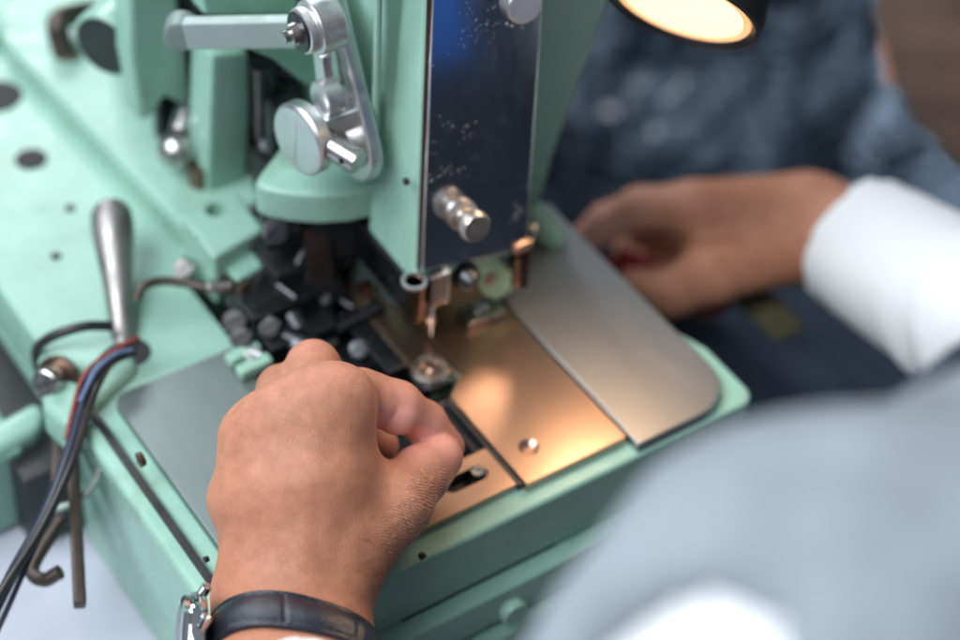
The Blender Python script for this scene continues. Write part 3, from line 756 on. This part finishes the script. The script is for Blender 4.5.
def mesh_of(name, v, q):
    me = bpy.data.meshes.new(name)
    me.from_pydata((np.array(v) * S).tolist(), [], q.tolist()); me.update()
    for p in me.polygons: p.use_smooth = True
    return me
def link(name, me, mat, parent=None):
    o = bpy.data.objects.new(name, me); col.objects.link(o); me.materials.append(M[mat])
    if parent is not None: o.parent = parent; o.matrix_parent_inverse = parent.matrix_world.inverted()
    return o
def c3(px, py, d): return np.array(at(px, py, d=d))

# ---- the operator's left hand (in focus): every joint = (pixel x, pixel y, distance)
LH = dict(
    elbow=c3(330, 1300, 525),
    wu=c3(262, 606, 756), wr=c3(322, 612, 757),
    m5=(c3(262, 570, 757), c3(243, 500, 758), c3(252, 438, 760)),
    m4=(c3(282, 570, 751), c3(272, 490, 750), c3(281, 424, 756)),
    m3=(c3(300, 570, 750), c3(304, 480, 747), c3(316, 409, 754)),
    m2=(c3(318, 570, 752), c3(330, 480, 750), c3(340, 403, 757)),
    f5=(c3(252, 438, 760), c3(262, 418, 786), c3(300, 436, 806), c3(325, 455, 806)),
    f4=(c3(281, 419, 756), c3(282, 390, 788), c3(315, 412, 812), c3(348, 444, 812)),
    f3=(c3(316, 404, 754), c3(313, 367, 786), c3(348, 400, 814), c3(380, 446, 806)),
    f2=(c3(360, 397, 770), c3(397, 406, 777), c3(425, 423, 789), c3(447, 447, 798)),
    t=(c3(345, 562, 757), c3(394, 504, 766), c3(421, 474, 779), c3(440, 459, 788)),
)
def wrist_axis():
    return LH['elbow'] - (LH['wu'] + LH['wr']) / 2
def left_arm_sdf(p, grow=0.0, fine=True):
    j = LH
    ea = j['elbow']
    d = rc(p, j['wu'], ea + np.array([-8, 0, 0]), 18.6 + grow, 36 + grow)
    d = smin(d, rc(p, j['wr'], ea + np.array([8, 0, 0]), 18.2 + grow, 36 + grow), 14)
    return d
def left_hand_sdf(p):
    j = LH
    d = left_arm_sdf(p)
    mets = None
    for key, (r0, r1, r2) in dict(m5=(12, 12.0, 10), m4=(12, 12.2, 11), m3=(12, 12.4, 11.6), m2=(12.5, 12.2, 11.4)).items():
        a, b_, c = j[key]
        k = smin(rc(p, a, b_, r0, r1), rc(p, b_, c, r1, r2), 6)
        mets = k if mets is None else smin(mets, k, 13)
    mets = smin(mets, rc(p, c3(348, 530, 755), c3(340, 445, 757), 12.5, 10.5), 12)
    palm = ell(p, c3(302, 490, 768), (25, 30, 16), MW.T)      # flesh of the palm, below the back
    mets = smin(mets, palm, 10)
    d = smin(d, mets, 16)
    # thumb with its ball and the web to the forefinger
    t0, t1, t2, t3 = j['t']
    th = smin(rc(p, t0, t1, 15.5, 13.4), rc(p, t1, t2, 13.4, 10.8), 6)
    tip = smin(rc(p, t2, t3, 10.6, 8.0), ell(p, c3(441, 455, 786), (8, 8.5, 8)), 3)
    th = smin(th, tip, 5)
    web = rc(p, c3(338, 448, 762), c3(362, 494, 768), 9, 12)
    d = smin(d, smin(th, web, 8), 9)
    # fingers
    def finger(J, R, k=3.5):
        q = None
        for a, b_, ra, rb in zip(J, J[1:], R, R[1:]):
            s_ = rc(p, a, b_, ra, rb); q = s_ if q is None else smin(q, s_, k)
        return q
    d = smin(d, finger(j['f5'], (9.5, 8.2, 7.4, 6.6)), 3)
    d = smin(d, finger(j['f4'], (10.4, 9.4, 8.2, 7.2)), 3)
    d = smin(d, finger(j['f3'], (11.2, 10.0, 8.6, 7.6)), 3)
    f2 = finger(j['f2'], (11.4, 9.4, 8.1, 7.0), 3)
    pads = np.minimum(ell(p, c3(397, 414, 774), (8.3, 8.3, 8)), ell(p, c3(421, 430, 788), (6.6, 6.6, 6.6)))
    pads = np.minimum(pads, ell(p, c3(376, 404, 770), (9, 9, 9)))
    f2 = smin(f2, pads, .8)
    d = smin(d, f2, 1.0)
    # knuckles, tendons, creases
    for q, r in (((250, 435, 754), 5), ((280, 418, 750), 6), ((314, 404, 748), 6.5), ((343, 398, 750), 6)):
        d = smin(d, ell(p, c3(*q), (r,) * 3), 18)
    for a, b_ in (((300, 560, 738), (316, 420, 741)), ((284, 560, 739), (280, 432, 743)), ((318, 560, 740), (346, 415, 745))):
        d = smin(d, rc(p, c3(*a), c3(*b_), 0.8, 1.0), 8)
    for a, b_, r in (((256, 402, 745), (300, 381, 742), .4),):
        d = smax(d, -(rc(p, c3(*a), c3(*b_), r, r)), 2.0)
    d = d + .18 * np.sin(p[..., 0] * .31 + p[..., 1] * .12) * np.sin(p[..., 1] * .27 + 1) * np.sin(p[..., 2] * .29)
    return d
allp = np.array([v for k in LH.values() for v in (k if isinstance(k, tuple) else (k,))])
cutp = LH['wu'] * .55 + LH['elbow'] * .45
box_lo = np.minimum(np.array([a for k, v in LH.items() if k != 'elbow' for a in (v if isinstance(v, tuple) else (v,))]).min(0), cutp) - 24
box_hi = np.maximum(np.array([a for k, v in LH.items() if k != 'elbow' for a in (v if isinstance(v, tuple) else (v,))]).max(0), cutp) + 24
wax = wrist_axis(); wax = wax / np.linalg.norm(wax); wc = (LH['wu'] + LH['wr']) / 2
def lh_fun(p):
    return smax(left_hand_sdf(p), (p - (wc + wax * 80)) @ wax.astype(np.float32), 6)
lv_, lq_ = nets(lh_fun, box_lo, box_hi, .95)
lv_ = smooth_verts(lv_, lq_, 6)

# ---- the right hand, reaching in from beyond the bed
D = 1000
RH = dict(
    elbow=c3(1240, 470, 830), w=c3(830, 228, D), w2=c3(838, 240, D + 10),
    m=[(c3(800, 205, D), c3(694, 208, D - 8)), (c3(800, 215, D + 8), c3(690, 222, D + 10)), (c3(800, 228, D + 12), c3(700, 246, D + 22)), (c3(800, 240, D + 8), c3(716, 268, D + 26))],
    f=[(c3(694, 208, D - 8), c3(640, 208, D - 2), c3(606, 222, D + 6), c3(586, 238, D + 10)),
       (c3(690, 222, D + 10), c3(650, 226, D + 30), c3(632, 250, D + 34), c3(640, 272, D + 24)),
       (c3(700, 246, D + 22), c3(664, 256, D + 42), c3(660, 284, D + 40), c3(680, 296, D + 26)),
       (c3(716, 268, D + 26), c3(688, 280, D + 44), c3(690, 300, D + 38), c3(706, 306, D + 26))],
    t=(c3(780, 250, D - 4), c3(712, 272, D - 12), c3(672, 292, D - 6), c3(634, 284, D + 2)))
def right_hand_sdf(p):
    j = RH
    d = smin(rc(p, j['w'], j['elbow'], 22, 40), rc(p, j['w2'], j['elbow'], 21, 40), 10)
    m = None
    for (a, b_), r in zip(j['m'], (14, 14, 13.5, 12.5)):
        k = rc(p, a, b_, 16, r); m = k if m is None else smin(m, k, 9)
    d = smin(d, m, 16)
    t = j['t']
    th = smin(smin(rc(p, t[0], t[1], 18, 15), rc(p, t[1], t[2], 15, 12), 6), rc(p, t[2], t[3], 12, 8.5), 5)
    d = smin(d, th, 12)
    for J, R in zip(j['f'], ((13, 10.5, 9, 8), (13, 10.5, 9, 8), (12.5, 10, 9, 8), (11.5, 9, 8, 7))):
        q = None
        for a, b_, ra, rb in zip(J, J[1:], R, R[1:]):
            s_ = rc(p, a, b_, ra, rb); q = s_ if q is None else smin(q, s_, 4)
        d = smin(d, q, 4.5)
    return d
rax = RH['elbow'] - RH['w']; rax /= np.linalg.norm(rax)
def rh_fun(p): return smax(right_hand_sdf(p), (p - (RH['w'] + rax * 90)) @ rax.astype(np.float32), 6)
pts = np.array([RH['w'], RH['w2'], RH['w'] + rax * 90] + [x for a in RH['m'] + RH['f'] for x in a] + list(RH['t']))
rv_, rq_ = nets(rh_fun, pts.min(0) - 30, pts.max(0) + 30, 1.7)
rv_ = smooth_verts(rv_, rq_, 6)

# ---- torso, head, upper arms (coarse); the same skeleton carries the clothes
SL = c3(836, 716, 472)                                  # left shoulder joint
SR = SL + np.array([330, -20, -25.])
NK = c3(1330, 520, 525)
HD = c3(1225, -190, 500)
HPV = (SL + SR) / 2 + np.array([10, -60, -430.])
CH = (SL + SR) / 2 + np.array([0, -10, -95.])
EL, ER = LH['elbow'], RH['elbow']
def torso_sdf(p, g=0.0):
    d = ell(p, CH, (150 + g, 105 + g, 170 + g))
    d = smin(d, ell(p, (CH + HPV) / 2, (140 + g, 105 + g, 200 + g)), 40)
    d = smin(d, ell(p, HPV, (160 + g, 115 + g, 110 + g)), 40)
    d = smin(d, rc(p, SL, NK, 50 + g, 48 + g), 30)
    d = smin(d, rc(p, SR, NK, 50 + g, 48 + g), 30)
    return d
def arms_sdf(p, g=0.0):
    d = smin(rc(p, SL, EL, 50 + g, 38 + g), rc(p, EL, wc, 38 + g, 21 + g), 12)
    e = smin(rc(p, SR, ER, 50 + g, 38 + g), rc(p, ER, RH['w'], 38 + g, 24 + g), 12)
    return np.minimum(d, e)
fwd = np.array([-.55, .78, -.30]); fwd /= np.linalg.norm(fwd)       # where the face looks: the needle
sdw = np.cross(fwd, [0, 0, 1.]); sdw /= np.linalg.norm(sdw); upw = np.cross(sdw, fwd)
RHD = np.array([sdw, fwd, upw])
def hp(a, b_, c): return HD + sdw * a + fwd * b_ + upw * c
def head_sdf(p):
    d = ell(p, hp(0, -8, 18), (74, 94, 84), RHD)
    d = smin(d, ell(p, hp(0, 30, -48), (52, 56, 58), RHD), 26)
    d = smin(d, rc(p, hp(0, 82, 0), hp(0, 106, -26), 7, 12), 12)              # nose
    for s_ in (-1, 1):
        d = smax(d, -ell(p, hp(s_ * 32, 96, 4), (17, 15, 11), RHD), 10)       # eye sockets
        d = smin(d, ell(p, hp(s_ * 32, 78, 4), (12, 12, 12), RHD), 3)         # eyeballs
        d = smin(d, ell(p, hp(s_ * 77, -8, -2), (7, 17, 30), RHD), 6)         # ears
    d = smin(d, ell(p, hp(0, 84, -56), (24, 9, 6), RHD), 5)                   # lips
    d = smin(d, ell(p, hp(0, 84, -68), (22, 9, 6), RHD), 5)
    d = smax(d, -rc(p, hp(-22, 95, -62), hp(22, 95, -62), 2, 2), 3)
    d = smin(d, rc(p, hp(0, -30, -50), NK, 50, 54), 30)
    return d
def hips_sdf(p, g=0.0):
    d = None
    for s_ in (-1, 1):
        h0 = HPV + np.array([s_ * 85, 20, -40.]); k0 = h0 + np.array([s_ * 50, 400, -10.]); f0 = k0 + np.array([0, 20, -360.])
        e = smin(rc(p, h0, k0, 80 + g, 58 + g), rc(p, k0, f0, 56 + g, 40 + g), 20)
        d = e if d is None else np.minimum(d, e)
    return d
def body_fun(p):
    d = smin(torso_sdf(p), arms_sdf(p, -3), 30)
    d = smin(d, head_sdf(p), 16)
    return smin(d, hips_sdf(p, -6), 40)
blo = np.minimum.reduce([EL, ER, SL, HPV + np.array([-240, -160, -480])]) - 70
bhi = np.maximum.reduce([ER, SR, HD + 130, HPV + np.array([240, 560, 0]), np.array([180., 80., 0.])]) + 90
bv_, bq_ = nets(body_fun, blo, bhi, 8.0)
bv_ = smooth_verts(bv_, bq_, 4)

person = thing('person', 'operator in blue grey vest and white shirt feeding cloth with both hands', 'person', HPV)
lo_ = link('left', mesh_of('left', lv_, lq_), 'skin'); ro_ = link('right', mesh_of('right', rv_, rq_), 'skin')
body = link('body', mesh_of('body', bv_, bq_), 'skin')
for k in (lo_, ro_):                                     # weld hands and body into one continuous skin
    md = body.modifiers.new('weld', 'BOOLEAN'); md.object = k; md.operation = 'UNION'; md.solver = 'MANIFOLD'
dg = bpy.context.evaluated_depsgraph_get(); dg.update()
me = bpy.data.meshes.new_from_object(body.evaluated_get(dg)); body.modifiers.clear(); body.data = me
for k in (lo_, ro_): bpy.data.objects.remove(k)
for p in me.polygons: p.use_smooth = True
me.materials.clear(); me.materials.append(M['skin'])
body.parent = person; body.matrix_parent_inverse = person.matrix_world.inverted()
co = np.empty(len(me.vertices) * 3); me.vertices.foreach_get('co', co); co = co.reshape(-1, 3) / S
def gauss(c, r): return np.exp(-((co - c) ** 2).sum(1) / (2 * r * r))
pink = 1.2 * gauss(c3(394, 422, 770), 9) + 1.0 * gauss(c3(420, 437, 786), 7) + .5 * gauss(c3(448, 452, 782), 9) + .22 * gauss(c3(356, 372, 748), 9) + .22 * gauss(c3(310, 350, 780), 8) + .7 * gauss(c3(384, 446, 800), 7) + .35 * gauss(c3(372, 420, 765), 7) + .8 * gauss(c3(600, 238, D - 4), 12)
crease = 1.1 * gauss(c3(428, 520, 764), 10) + 1.0 * gauss(c3(412, 545, 756), 9) + .5 * gauss(c3(430, 490, 768), 8) + .25 * gauss(c3(352, 378, 746), 8) + .2 * gauss(c3(262, 410, 748), 9)
for nm, arr in (('pink', pink), ('crease', crease)):
    a = me.attributes.new(nm, 'FLOAT', 'POINT'); a.data.foreach_set('value', np.clip(arr, 0, 1).astype(np.float32))
# nails
def nail(c, n, u, w, l):
    n, u = V(n).normalized(), V(u).normalized(); s_ = n.cross(u).normalized(); u = s_.cross(n)
    b = BM(); bmesh.ops.create_uvsphere(b, u_segments=18, v_segments=12, radius=1)
    for v in b.verts: v.co = V(c) + s_ * v.co.x * w + u * v.co.y * l + n * v.co.z * 1.1
    return obj('fingernail', b, 'nail', person)
t2, t3 = V(LH['t'][2]), V(LH['t'][3])
nail(c3(454, 450, 786), MW @ np.array([.92, -.1, -.35]), t3 - t2, 4.4, 6)

# ---- clothes
def folds(p, a, f1, f2):
    return a * (np.sin(p[..., 0] * f1 + 1.3 * np.sin(p[..., 1] * f2)) * .6 + np.sin(p[..., 2] * f1 * 1.3 + p[..., 1] * f1 * .8 + np.sin(p[..., 0] * f2)) * .6)
def shirt_fun(p):
    ra = RH['w'] + rax * 8
    outer = np.minimum(arms_sdf(p, 9) , smin(rc(p, RH['w'], ER, 30, 52), rc(p, ER, SR, 52, 60), 12))
    outer = np.minimum(outer, smin(rc(p, wc, EL, 25, 50), rc(p, EL, SL, 50, 60), 10))
    tr = (p - (RH['w'] + rax * 16)) @ rax.astype(np.float32); nr = np.linalg.norm(p - RH['w'], axis=-1) < 130
    outer = smin(outer, torso_sdf(p, 5), 20) + folds(p, 1.6, .06, .035) + np.where(nr, 1.3 * np.exp(-((tr - 9) / 3) ** 2) + 1.6 * np.clip((tr - 45) / 20, 0, 1) * np.sin(tr * .22 + p[..., 2] * .09), 0)
    inner = np.minimum(rc(p, RH['w'], ER, 21, 36), rc(p, wc, EL, 17, 34))
    lim_r = (RH['w'] + rax * 16 - p) @ rax.astype(np.float32)
    lim_l = (wc + wax * 54 - p) @ wax.astype(np.float32)
    near_r = np.linalg.norm(p - RH['w'], axis=-1) - 130
    near_l = np.linalg.norm(p - wc, axis=-1) - 130
    d = smax(outer, -inner, 1.5)
    d = np.maximum(d, np.where(near_r < 0, lim_r, -9)); d = np.maximum(d, np.where(near_l < 0, lim_l, -9))
    # neckline
    d = smax(d, -rc(p, NK - np.array([0, 0, 30.]), NK + (HD - NK) * .5, 56, 70), 4)
    return d
slo = np.minimum.reduce([EL, ER, SL, HPV + np.array([-200, -130, -80]), wc, RH['w']]) - 65
shi = np.maximum.reduce([EL, ER, SR, NK, wc, RH['w'], HPV + np.array([200, 130, 0])]) + 70
sv_, sq_ = nets(shirt_fun, slo, shi, 4.0)
sv_ = smooth_verts(sv_, sq_, 4)
link('shirt', mesh_of('shirt', sv_, sq_), 'white_shirt', person)
aL = (EL - SL) / np.linalg.norm(EL - SL); aR = (ER - SR) / np.linalg.norm(ER - SR)
def vest_fun(p):
    cap = None
    for s_, a in ((SL, aL), (SR, aR)):
        k = np.maximum(rc(p, s_, s_ + a * 200, 67, 66), (p - (s_ + a * 70)) @ a.astype(np.float32))
        cap = k if cap is None else np.minimum(cap, k)
    d = smin(torso_sdf(p, 14), cap, 14) + folds(p, 1.6, .035, .02) + 1.1 * np.sin(p[..., 0] * .11 + p[..., 1] * .07 + 2 * np.sin(p[..., 2] * .03)) * np.sin(p[..., 1] * .045 + p[..., 2] * .05)
    d = np.maximum(d, -torso_sdf(p, 4))
    d = smax(d, -rc(p, c3(688, 640, 402), EL, 26, 62), 4)                 # armhole opening that shows the sleeve
    d = smax(d, -np.minimum(rc(p, SL, EL, 60, 52), rc(p, SR, ER, 60, 52)), 2)
    d = smax(d, -rc(p, NK - np.array([0, 0, 30.]), NK + (HD - NK) * .5, 60, 75), 4)
    return np.maximum(d, (HPV[2] - 20) - p[..., 2])
vlo = np.minimum(SL, HPV + np.array([-200, -160, -30])) - 90; vhi = np.maximum(SR, NK) + 130
vv_, vq_ = nets(vest_fun, vlo, vhi, 5.0)
vv_ = smooth_verts(vv_, vq_, 4)
link('vest', mesh_of('vest', vv_, vq_), 'vest', person)
def added_apron_fun(p):  # unseen apron, added to turn the face plate's reflection navy
    d = torso_sdf(p, 20) + folds(p, 1.5, .05, .03)
    d = np.maximum(d, -torso_sdf(p, 15))
    d = np.maximum(d, (CH[1] - 10) - p[..., 1])
    d = smax(d, p[..., 2] - (CH[2] + 95), 4)
    return np.maximum(d, (HPV[2] - 60) - p[..., 2])
av_, aq_ = nets(added_apron_fun, HPV + np.array([-220, -80, -80]), np.array([CH[0] + 220, CH[1] + 190, CH[2] + 115]), 4.0)
av_ = smooth_verts(av_, aq_, 4)
link('added_apron', mesh_of('added_apron', av_, aq_), 'added_apron', person)
def trouser_fun(p):
    d = smin(hips_sdf(p, 8), ell(p, HPV, (172, 126, 110)), 40) + folds(p, 2.0, .04, .02)
    return smax(d, p[..., 2] - (HPV[2] + 20), 4)
tv_, tq_ = nets(trouser_fun, HPV + np.array([-290, -180, -500]), HPV + np.array([290, 600, 60]), 9.0)
tv_ = smooth_verts(tv_, tq_, 4)
link('trousers', mesh_of('trousers', tv_, tq_), 'trousers', person)
def hair_and_cheek_fun(p):
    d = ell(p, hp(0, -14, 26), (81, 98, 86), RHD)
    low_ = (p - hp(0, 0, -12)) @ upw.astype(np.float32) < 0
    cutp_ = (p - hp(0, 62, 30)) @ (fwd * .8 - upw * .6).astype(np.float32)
    d = smin(d, ell(p, hp(0, 30, -50), (58, 60, 62), RHD), 20)  # lower part added over cheek and jaw to darken their unlit side
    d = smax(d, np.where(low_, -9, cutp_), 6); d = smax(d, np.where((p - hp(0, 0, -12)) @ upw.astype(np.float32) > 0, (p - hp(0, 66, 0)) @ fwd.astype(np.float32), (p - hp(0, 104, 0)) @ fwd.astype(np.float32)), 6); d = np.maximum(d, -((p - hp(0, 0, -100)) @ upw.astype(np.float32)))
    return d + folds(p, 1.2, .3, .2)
hv_, hq_ = nets(hair_and_cheek_fun, HD - 150, HD + 150, 4.0)
link('hair_and_cheek_shade', mesh_of('hair_and_cheek_shade', hv_, hq_), 'hair_and_cheek_shade', person)
# fine dark hairs on the outer side of the wrist
from mathutils.bvhtree import BVHTree
bvh = BVHTree.FromObject(body, bpy.context.evaluated_depsgraph_get())
rng = random.Random(3)
b = BM(); camv = V(CAM)
for i in range(520):
    px = 384 + rng.gauss(0, 17); py = 566 + rng.gauss(0, 20)
    hit = bvh.ray_cast(camv * S, V(ray(px, py)).normalized())
    if hit[0] is None: continue
    p = body.matrix_world @ hit[0] / S; n = hit[1]
    if (p - camv).length > 800: continue
    g = V(MW @ np.array([.75, .55, 0.05])); g = (g - n * g.dot(n)).normalized()
    ln = rng.uniform(1.5, 3.2)
    q1 = p + g * ln * .5 + n * ln * .28; q2 = p + g * ln + n * ln * .25 + V((rng.gauss(0, .3), rng.gauss(0, .3), rng.gauss(0, .3)))
    tube(b, [p - n * .2, q1, q2], lambda t: .032 * (1 - t * .8), 3, 2)
obj('arm_hair', b, 'hair_and_cheek_shade', person)

# ---- wristwatch: strap wrapped round the forearm, case on the outer side
wst = wc + wax * 16
s1 = V(MW @ np.array([1, 0, 0])); wv = V(wax); s1 = (s1 - wv * s1.dot(wv)).normalized(); s2 = wv.cross(s1)
if s2.dot(V(CAM) - V(wst)) < 0: s2 = -s2
watch = thing('wristwatch', 'steel wristwatch on black leather strap round the left wrist', 'watch', wst)
def surf(axis_t, a):
    o_ = np.array(wst) + wax * axis_t; dr = np.array(s1) * math.cos(a) + np.array(s2) * math.sin(a)
    r = 0.
    for _ in range(40):
        dd = float(left_hand_sdf((o_ + dr * r)[None].astype(np.float32))[0]); 
        r -= dd * .8
        if abs(dd) < .02: break
    return V(o_), V(dr), r
b = BM(); N = 216; rows = []
prof = [(-9.5, .3), (-9.2, 1.9), (-8.2, 2.3), (-7.3, 2.1), (-6.6, 2.5), (-3.5, 3.4), (0, 3.8), (3.5, 3.4), (6.6, 2.5), (7.3, 2.1), (8.2, 2.3), (9.2, 1.9), (9.5, .3)]
for i in range(N):
    a = 2 * math.pi * i / N; row = []
    for t, h in prof:
        o_, dr, r = surf(t + 13 + 6 * math.cos(a), a)
        seg_ = abs(((a * 3.2 / math.pi + .3) % 1) - .5) * 2
        pad = (-.45 * max(0, seg_ - .93) / .07 + .15 * (1 - seg_ ** 2)) * (abs(t) < 7)
        row.append(b.verts.new(o_ + dr * (r + h + pad)))
    rows.append(row)
for i in range(N):
    r0, r1 = rows[i], rows[(i + 1) % N]
    for k in range(len(prof)): b.faces.new([r0[k], r0[(k + 1) % len(prof)], r1[(k + 1) % len(prof)], r1[k]])
bmesh.ops.recalc_face_normals(b, faces=b.faces)
obj('strap', b, 'leather', watch)
ca = math.radians(170)
o_, dr, r = surf(8, ca); cc = o_ + dr * (r + 2)
case = obj('case', lathe(BM(), cc, dr, [(0, 17), (1, 19), (3.5, 19.6), (6, 19), (6.4, 18), (8.4, 18.2), (9, 17.4), (9.6, 16.2), (9, 15.4)], 48), 'chrome', watch)
obj('crystal', lathe(BM(), cc + dr * 8.6, dr, [(0, 15.6), (.6, 15.6), (1.2, 14), (1.6, 0)], 40), 'glass', case)
tg = dr.cross(wv).normalized()
for s_ in (-1, 1):
    for w_ in (-1, 1):
        obj('lug', bar(BM(), cc + tg * s_ * 15 + wv * w_ * 8.5 + dr * 3, cc + tg * s_ * 21.5 + wv * w_ * 8.5 + dr * 0.5, 3.0, 3.6, .9, up=dr), 'chrome', case)
obj('crown', lathe(BM(), cc - wv * 19 + dr * 4, -wv, [(0, 2.6), (1, 3.2), (3.4, 3.2), (4, 2.6)], 20), 'chrome', case)

# ------------------------------------------------------------------ surroundings
b = BM(); box(b, (-900, -110, -112), (150, 800, -90), 2); kind(obj('table', b, 'table'), 'structure')
b = BM(); box(b, (-3000, -3000, -820), (4000, 5000, -800)); kind(obj('floor', b, 'floor'), 'structure')

def crumple(name, c, r, mat, label, cat, seed, amp=.22, fr=2.4, sub=6, group=None):
    b = BM(); bmesh.ops.create_icosphere(b, subdivisions=sub, radius=1)
    for v in b.verts:
        n = v.co.normalized(); o_ = V((seed * 7.3, seed * 3.1, seed))
        k = noise.ridged_multi_fractal(n * fr + o_, 1.0, 2.1, 4, 1.0, 2.0) * .5 + noise.noise(n * fr * .6 + o_) * .8
        f = 1 + amp * (k - .6)
        v.co = V((n.x * r[0] * f, n.y * r[1] * f, n.z * r[2] * f)) + V(c)
    o = obj(name, b, mat, None, 60)
    return tag(o, label, cat, group)
g1 = at(690, 140, d=1640)
crumple('garment_bundle', (g1.x, g1.y, -430), (240, 200, 370), 'bag_dark', 'dark navy garment bundle in shiny plastic standing behind the lamp', 'garment bundle', 2.0)
g2 = at(950, 120, d=1560)
crumple('garment_bundle', (g2.x + 20, g2.y, -420), (170, 200, 390), 'bag_light', 'lighter blue grey garment bundle in plastic behind the white cuff', 'garment bundle', 5.0)
# garment under the right hand
def cloth(name, corners, mat, label, cat, seed, nx=60, ny=40, amp=12, th=3.0):
    A, B_, C_, D_ = [V(c) for c in corners]
    b = BM(); g = [[None] * (ny + 1) for _ in range(nx + 1)]
    for i in range(nx + 1):
        for j_ in range(ny + 1):
            u, w = i / nx, j_ / ny
            p = A.lerp(B_, u).lerp(D_.lerp(C_, u), w)
            k = noise.noise(V((u * 4 + seed, w * 2.2, seed))) + .5 * noise.noise(V((u * 9, w * 5 + seed, 3)))
            g[i][j_] = b.verts.new(p + Z * amp * k)
    for i in range(nx):
        for j_ in range(ny): b.faces.new([g[i][j_], g[i + 1][j_], g[i + 1][j_ + 1], g[i][j_ + 1]])
    bmesh.ops.recalc_face_normals(b, faces=b.faces)
    bmesh.ops.solidify(b, geom=b.faces[:], thickness=th)
    return tag(obj(name, b, mat, None, 60), label, cat)
cloth('garment', [(116, -170, -100), (330, -170, -140), (300, 95, -150), (116, 110, -92)], 'navy_cloth', 'dark navy garment spread out beyond the bed under the right hand', 'garment', 1.0, amp=12)
cloth('fabric_piece', [at(598, 262, d=1016), at(630, 252, d=1022), at(740, 300, d=1014), at(716, 318, d=1004)], 'red_cloth', 'dark red cloth piece held in the fingers of the right hand', 'fabric', 4.0, 30, 12, 5, 2)
t0, t1 = at(728, 300, z=-92), at(786, 356, z=-96)
cloth('tape', [t0 + V((-9, 0, 14)), t1 + V((-9, 0, 14)), t1 + V((9, 0, 16)), t0 + V((9, 0, 16))], 'olive', 'olive yellow tape strip lying on the dark navy garment', 'tape', 9.0, 20, 4, 4, 1.5)

cloth('cloth', [(84, -183, 66), (114, -190, 66), (116, -186, 175), (84, -179, 175)], 'blue_cloth', 'unseen bright blue cloth added for the blue reflection at the top of the face plate', 'cloth', 6.0, 20, 20, 3, 3)  # out of view; added only to tint the mirror reflection
# ------------------------------------------------------------------ light
w = bpy.data.worlds.new('World'); scene.world = w; w.use_nodes = True
nt = w.node_tree; bg = nt.nodes['Background']
tc = nd(nt, 'ShaderNodeTexCoord'); sp = nd(nt, 'ShaderNodeSeparateXYZ'); nt.links.new(tc.outputs['Generated'], sp.inputs[0])
mp = nd(nt, 'ShaderNodeMapRange'); mp.inputs['From Min'].default_value = -1; mp.inputs['From Max'].default_value = 1
nt.links.new(sp.outputs['Z'], mp.inputs['Value'])
r = ramp(nt, mp.outputs[0], [(.0, (.02, .03, .05)), (.45, (.05, .07, .10)), (.58, (.16, .20, .25)), (.75, (.34, .39, .44)), (1.0, (.5, .56, .62))])
nt.links.new(r.outputs['Color'], bg.inputs['Color']); bg.inputs['Strength'].default_value = .50
def area(name, loc, target, sx, sy, power, c):
    l = bpy.data.lights.new(name, 'AREA'); l.shape = 'RECTANGLE'; l.size = sx; l.size_y = sy; l.energy = power; l.color = c
    o = bpy.data.objects.new(name, l); col.objects.link(o); o.location = loc
    o.rotation_euler = (V(target) - V(loc)).to_track_quat('-Z', 'Y').to_euler(); return o
area('unseen_area_light', (-1.15, .08, 1.55), (0, 0, 0), 1.6, 1.2, 58, (.93, .97, 1.0))
area('unseen_area_light', (.25, 2.7, 1.8), (.3, .7, -.2), 1.6, .5, 52, (.93, .97, 1.0))  # added lamp, out of view, for highlights on the plastic bundles
sl_ = bpy.data.lights.new('task_light', 'SPOT'); sl_.energy = .7; sl_.color = (1.0, .66, .40); sl_.spot_size = math.radians(145); sl_.spot_blend = .6; sl_.shadow_soft_size = .02
so = bpy.data.objects.new('task_light', sl_); col.objects.link(so); so.location = (lc + ld * 6) * S
so.rotation_euler = ld.to_track_quat('-Z', 'Y').to_euler(); so.parent = lamp; so.matrix_parent_inverse = lamp.matrix_world.inverted()

# ------------------------------------------------------------------ camera
cd = bpy.data.cameras.new('camera'); co_ = bpy.data.objects.new('camera', cd); col.objects.link(co_)
R = Matrix((MW[:, 0], -MW[:, 1], -MW[:, 2])).transposed()
co_.matrix_world = Matrix.Translation(V(CAM) * S) @ R.to_4x4()
cd.sensor_width = 36; cd.lens = F / 960 * 36; cd.clip_start = .02; cd.clip_end = 50
cd.dof.use_dof = True; cd.dof.focus_distance = .755; cd.dof.aperture_fstop = 3.3; cd.dof.aperture_blades = 9
scene.camera = co_
scene.view_settings.view_transform = 'Standard'; scene.view_settings.look = 'None'; scene.view_settings.exposure = 0; scene.view_settings.gamma = 1
scene.cycles.use_denoising = True
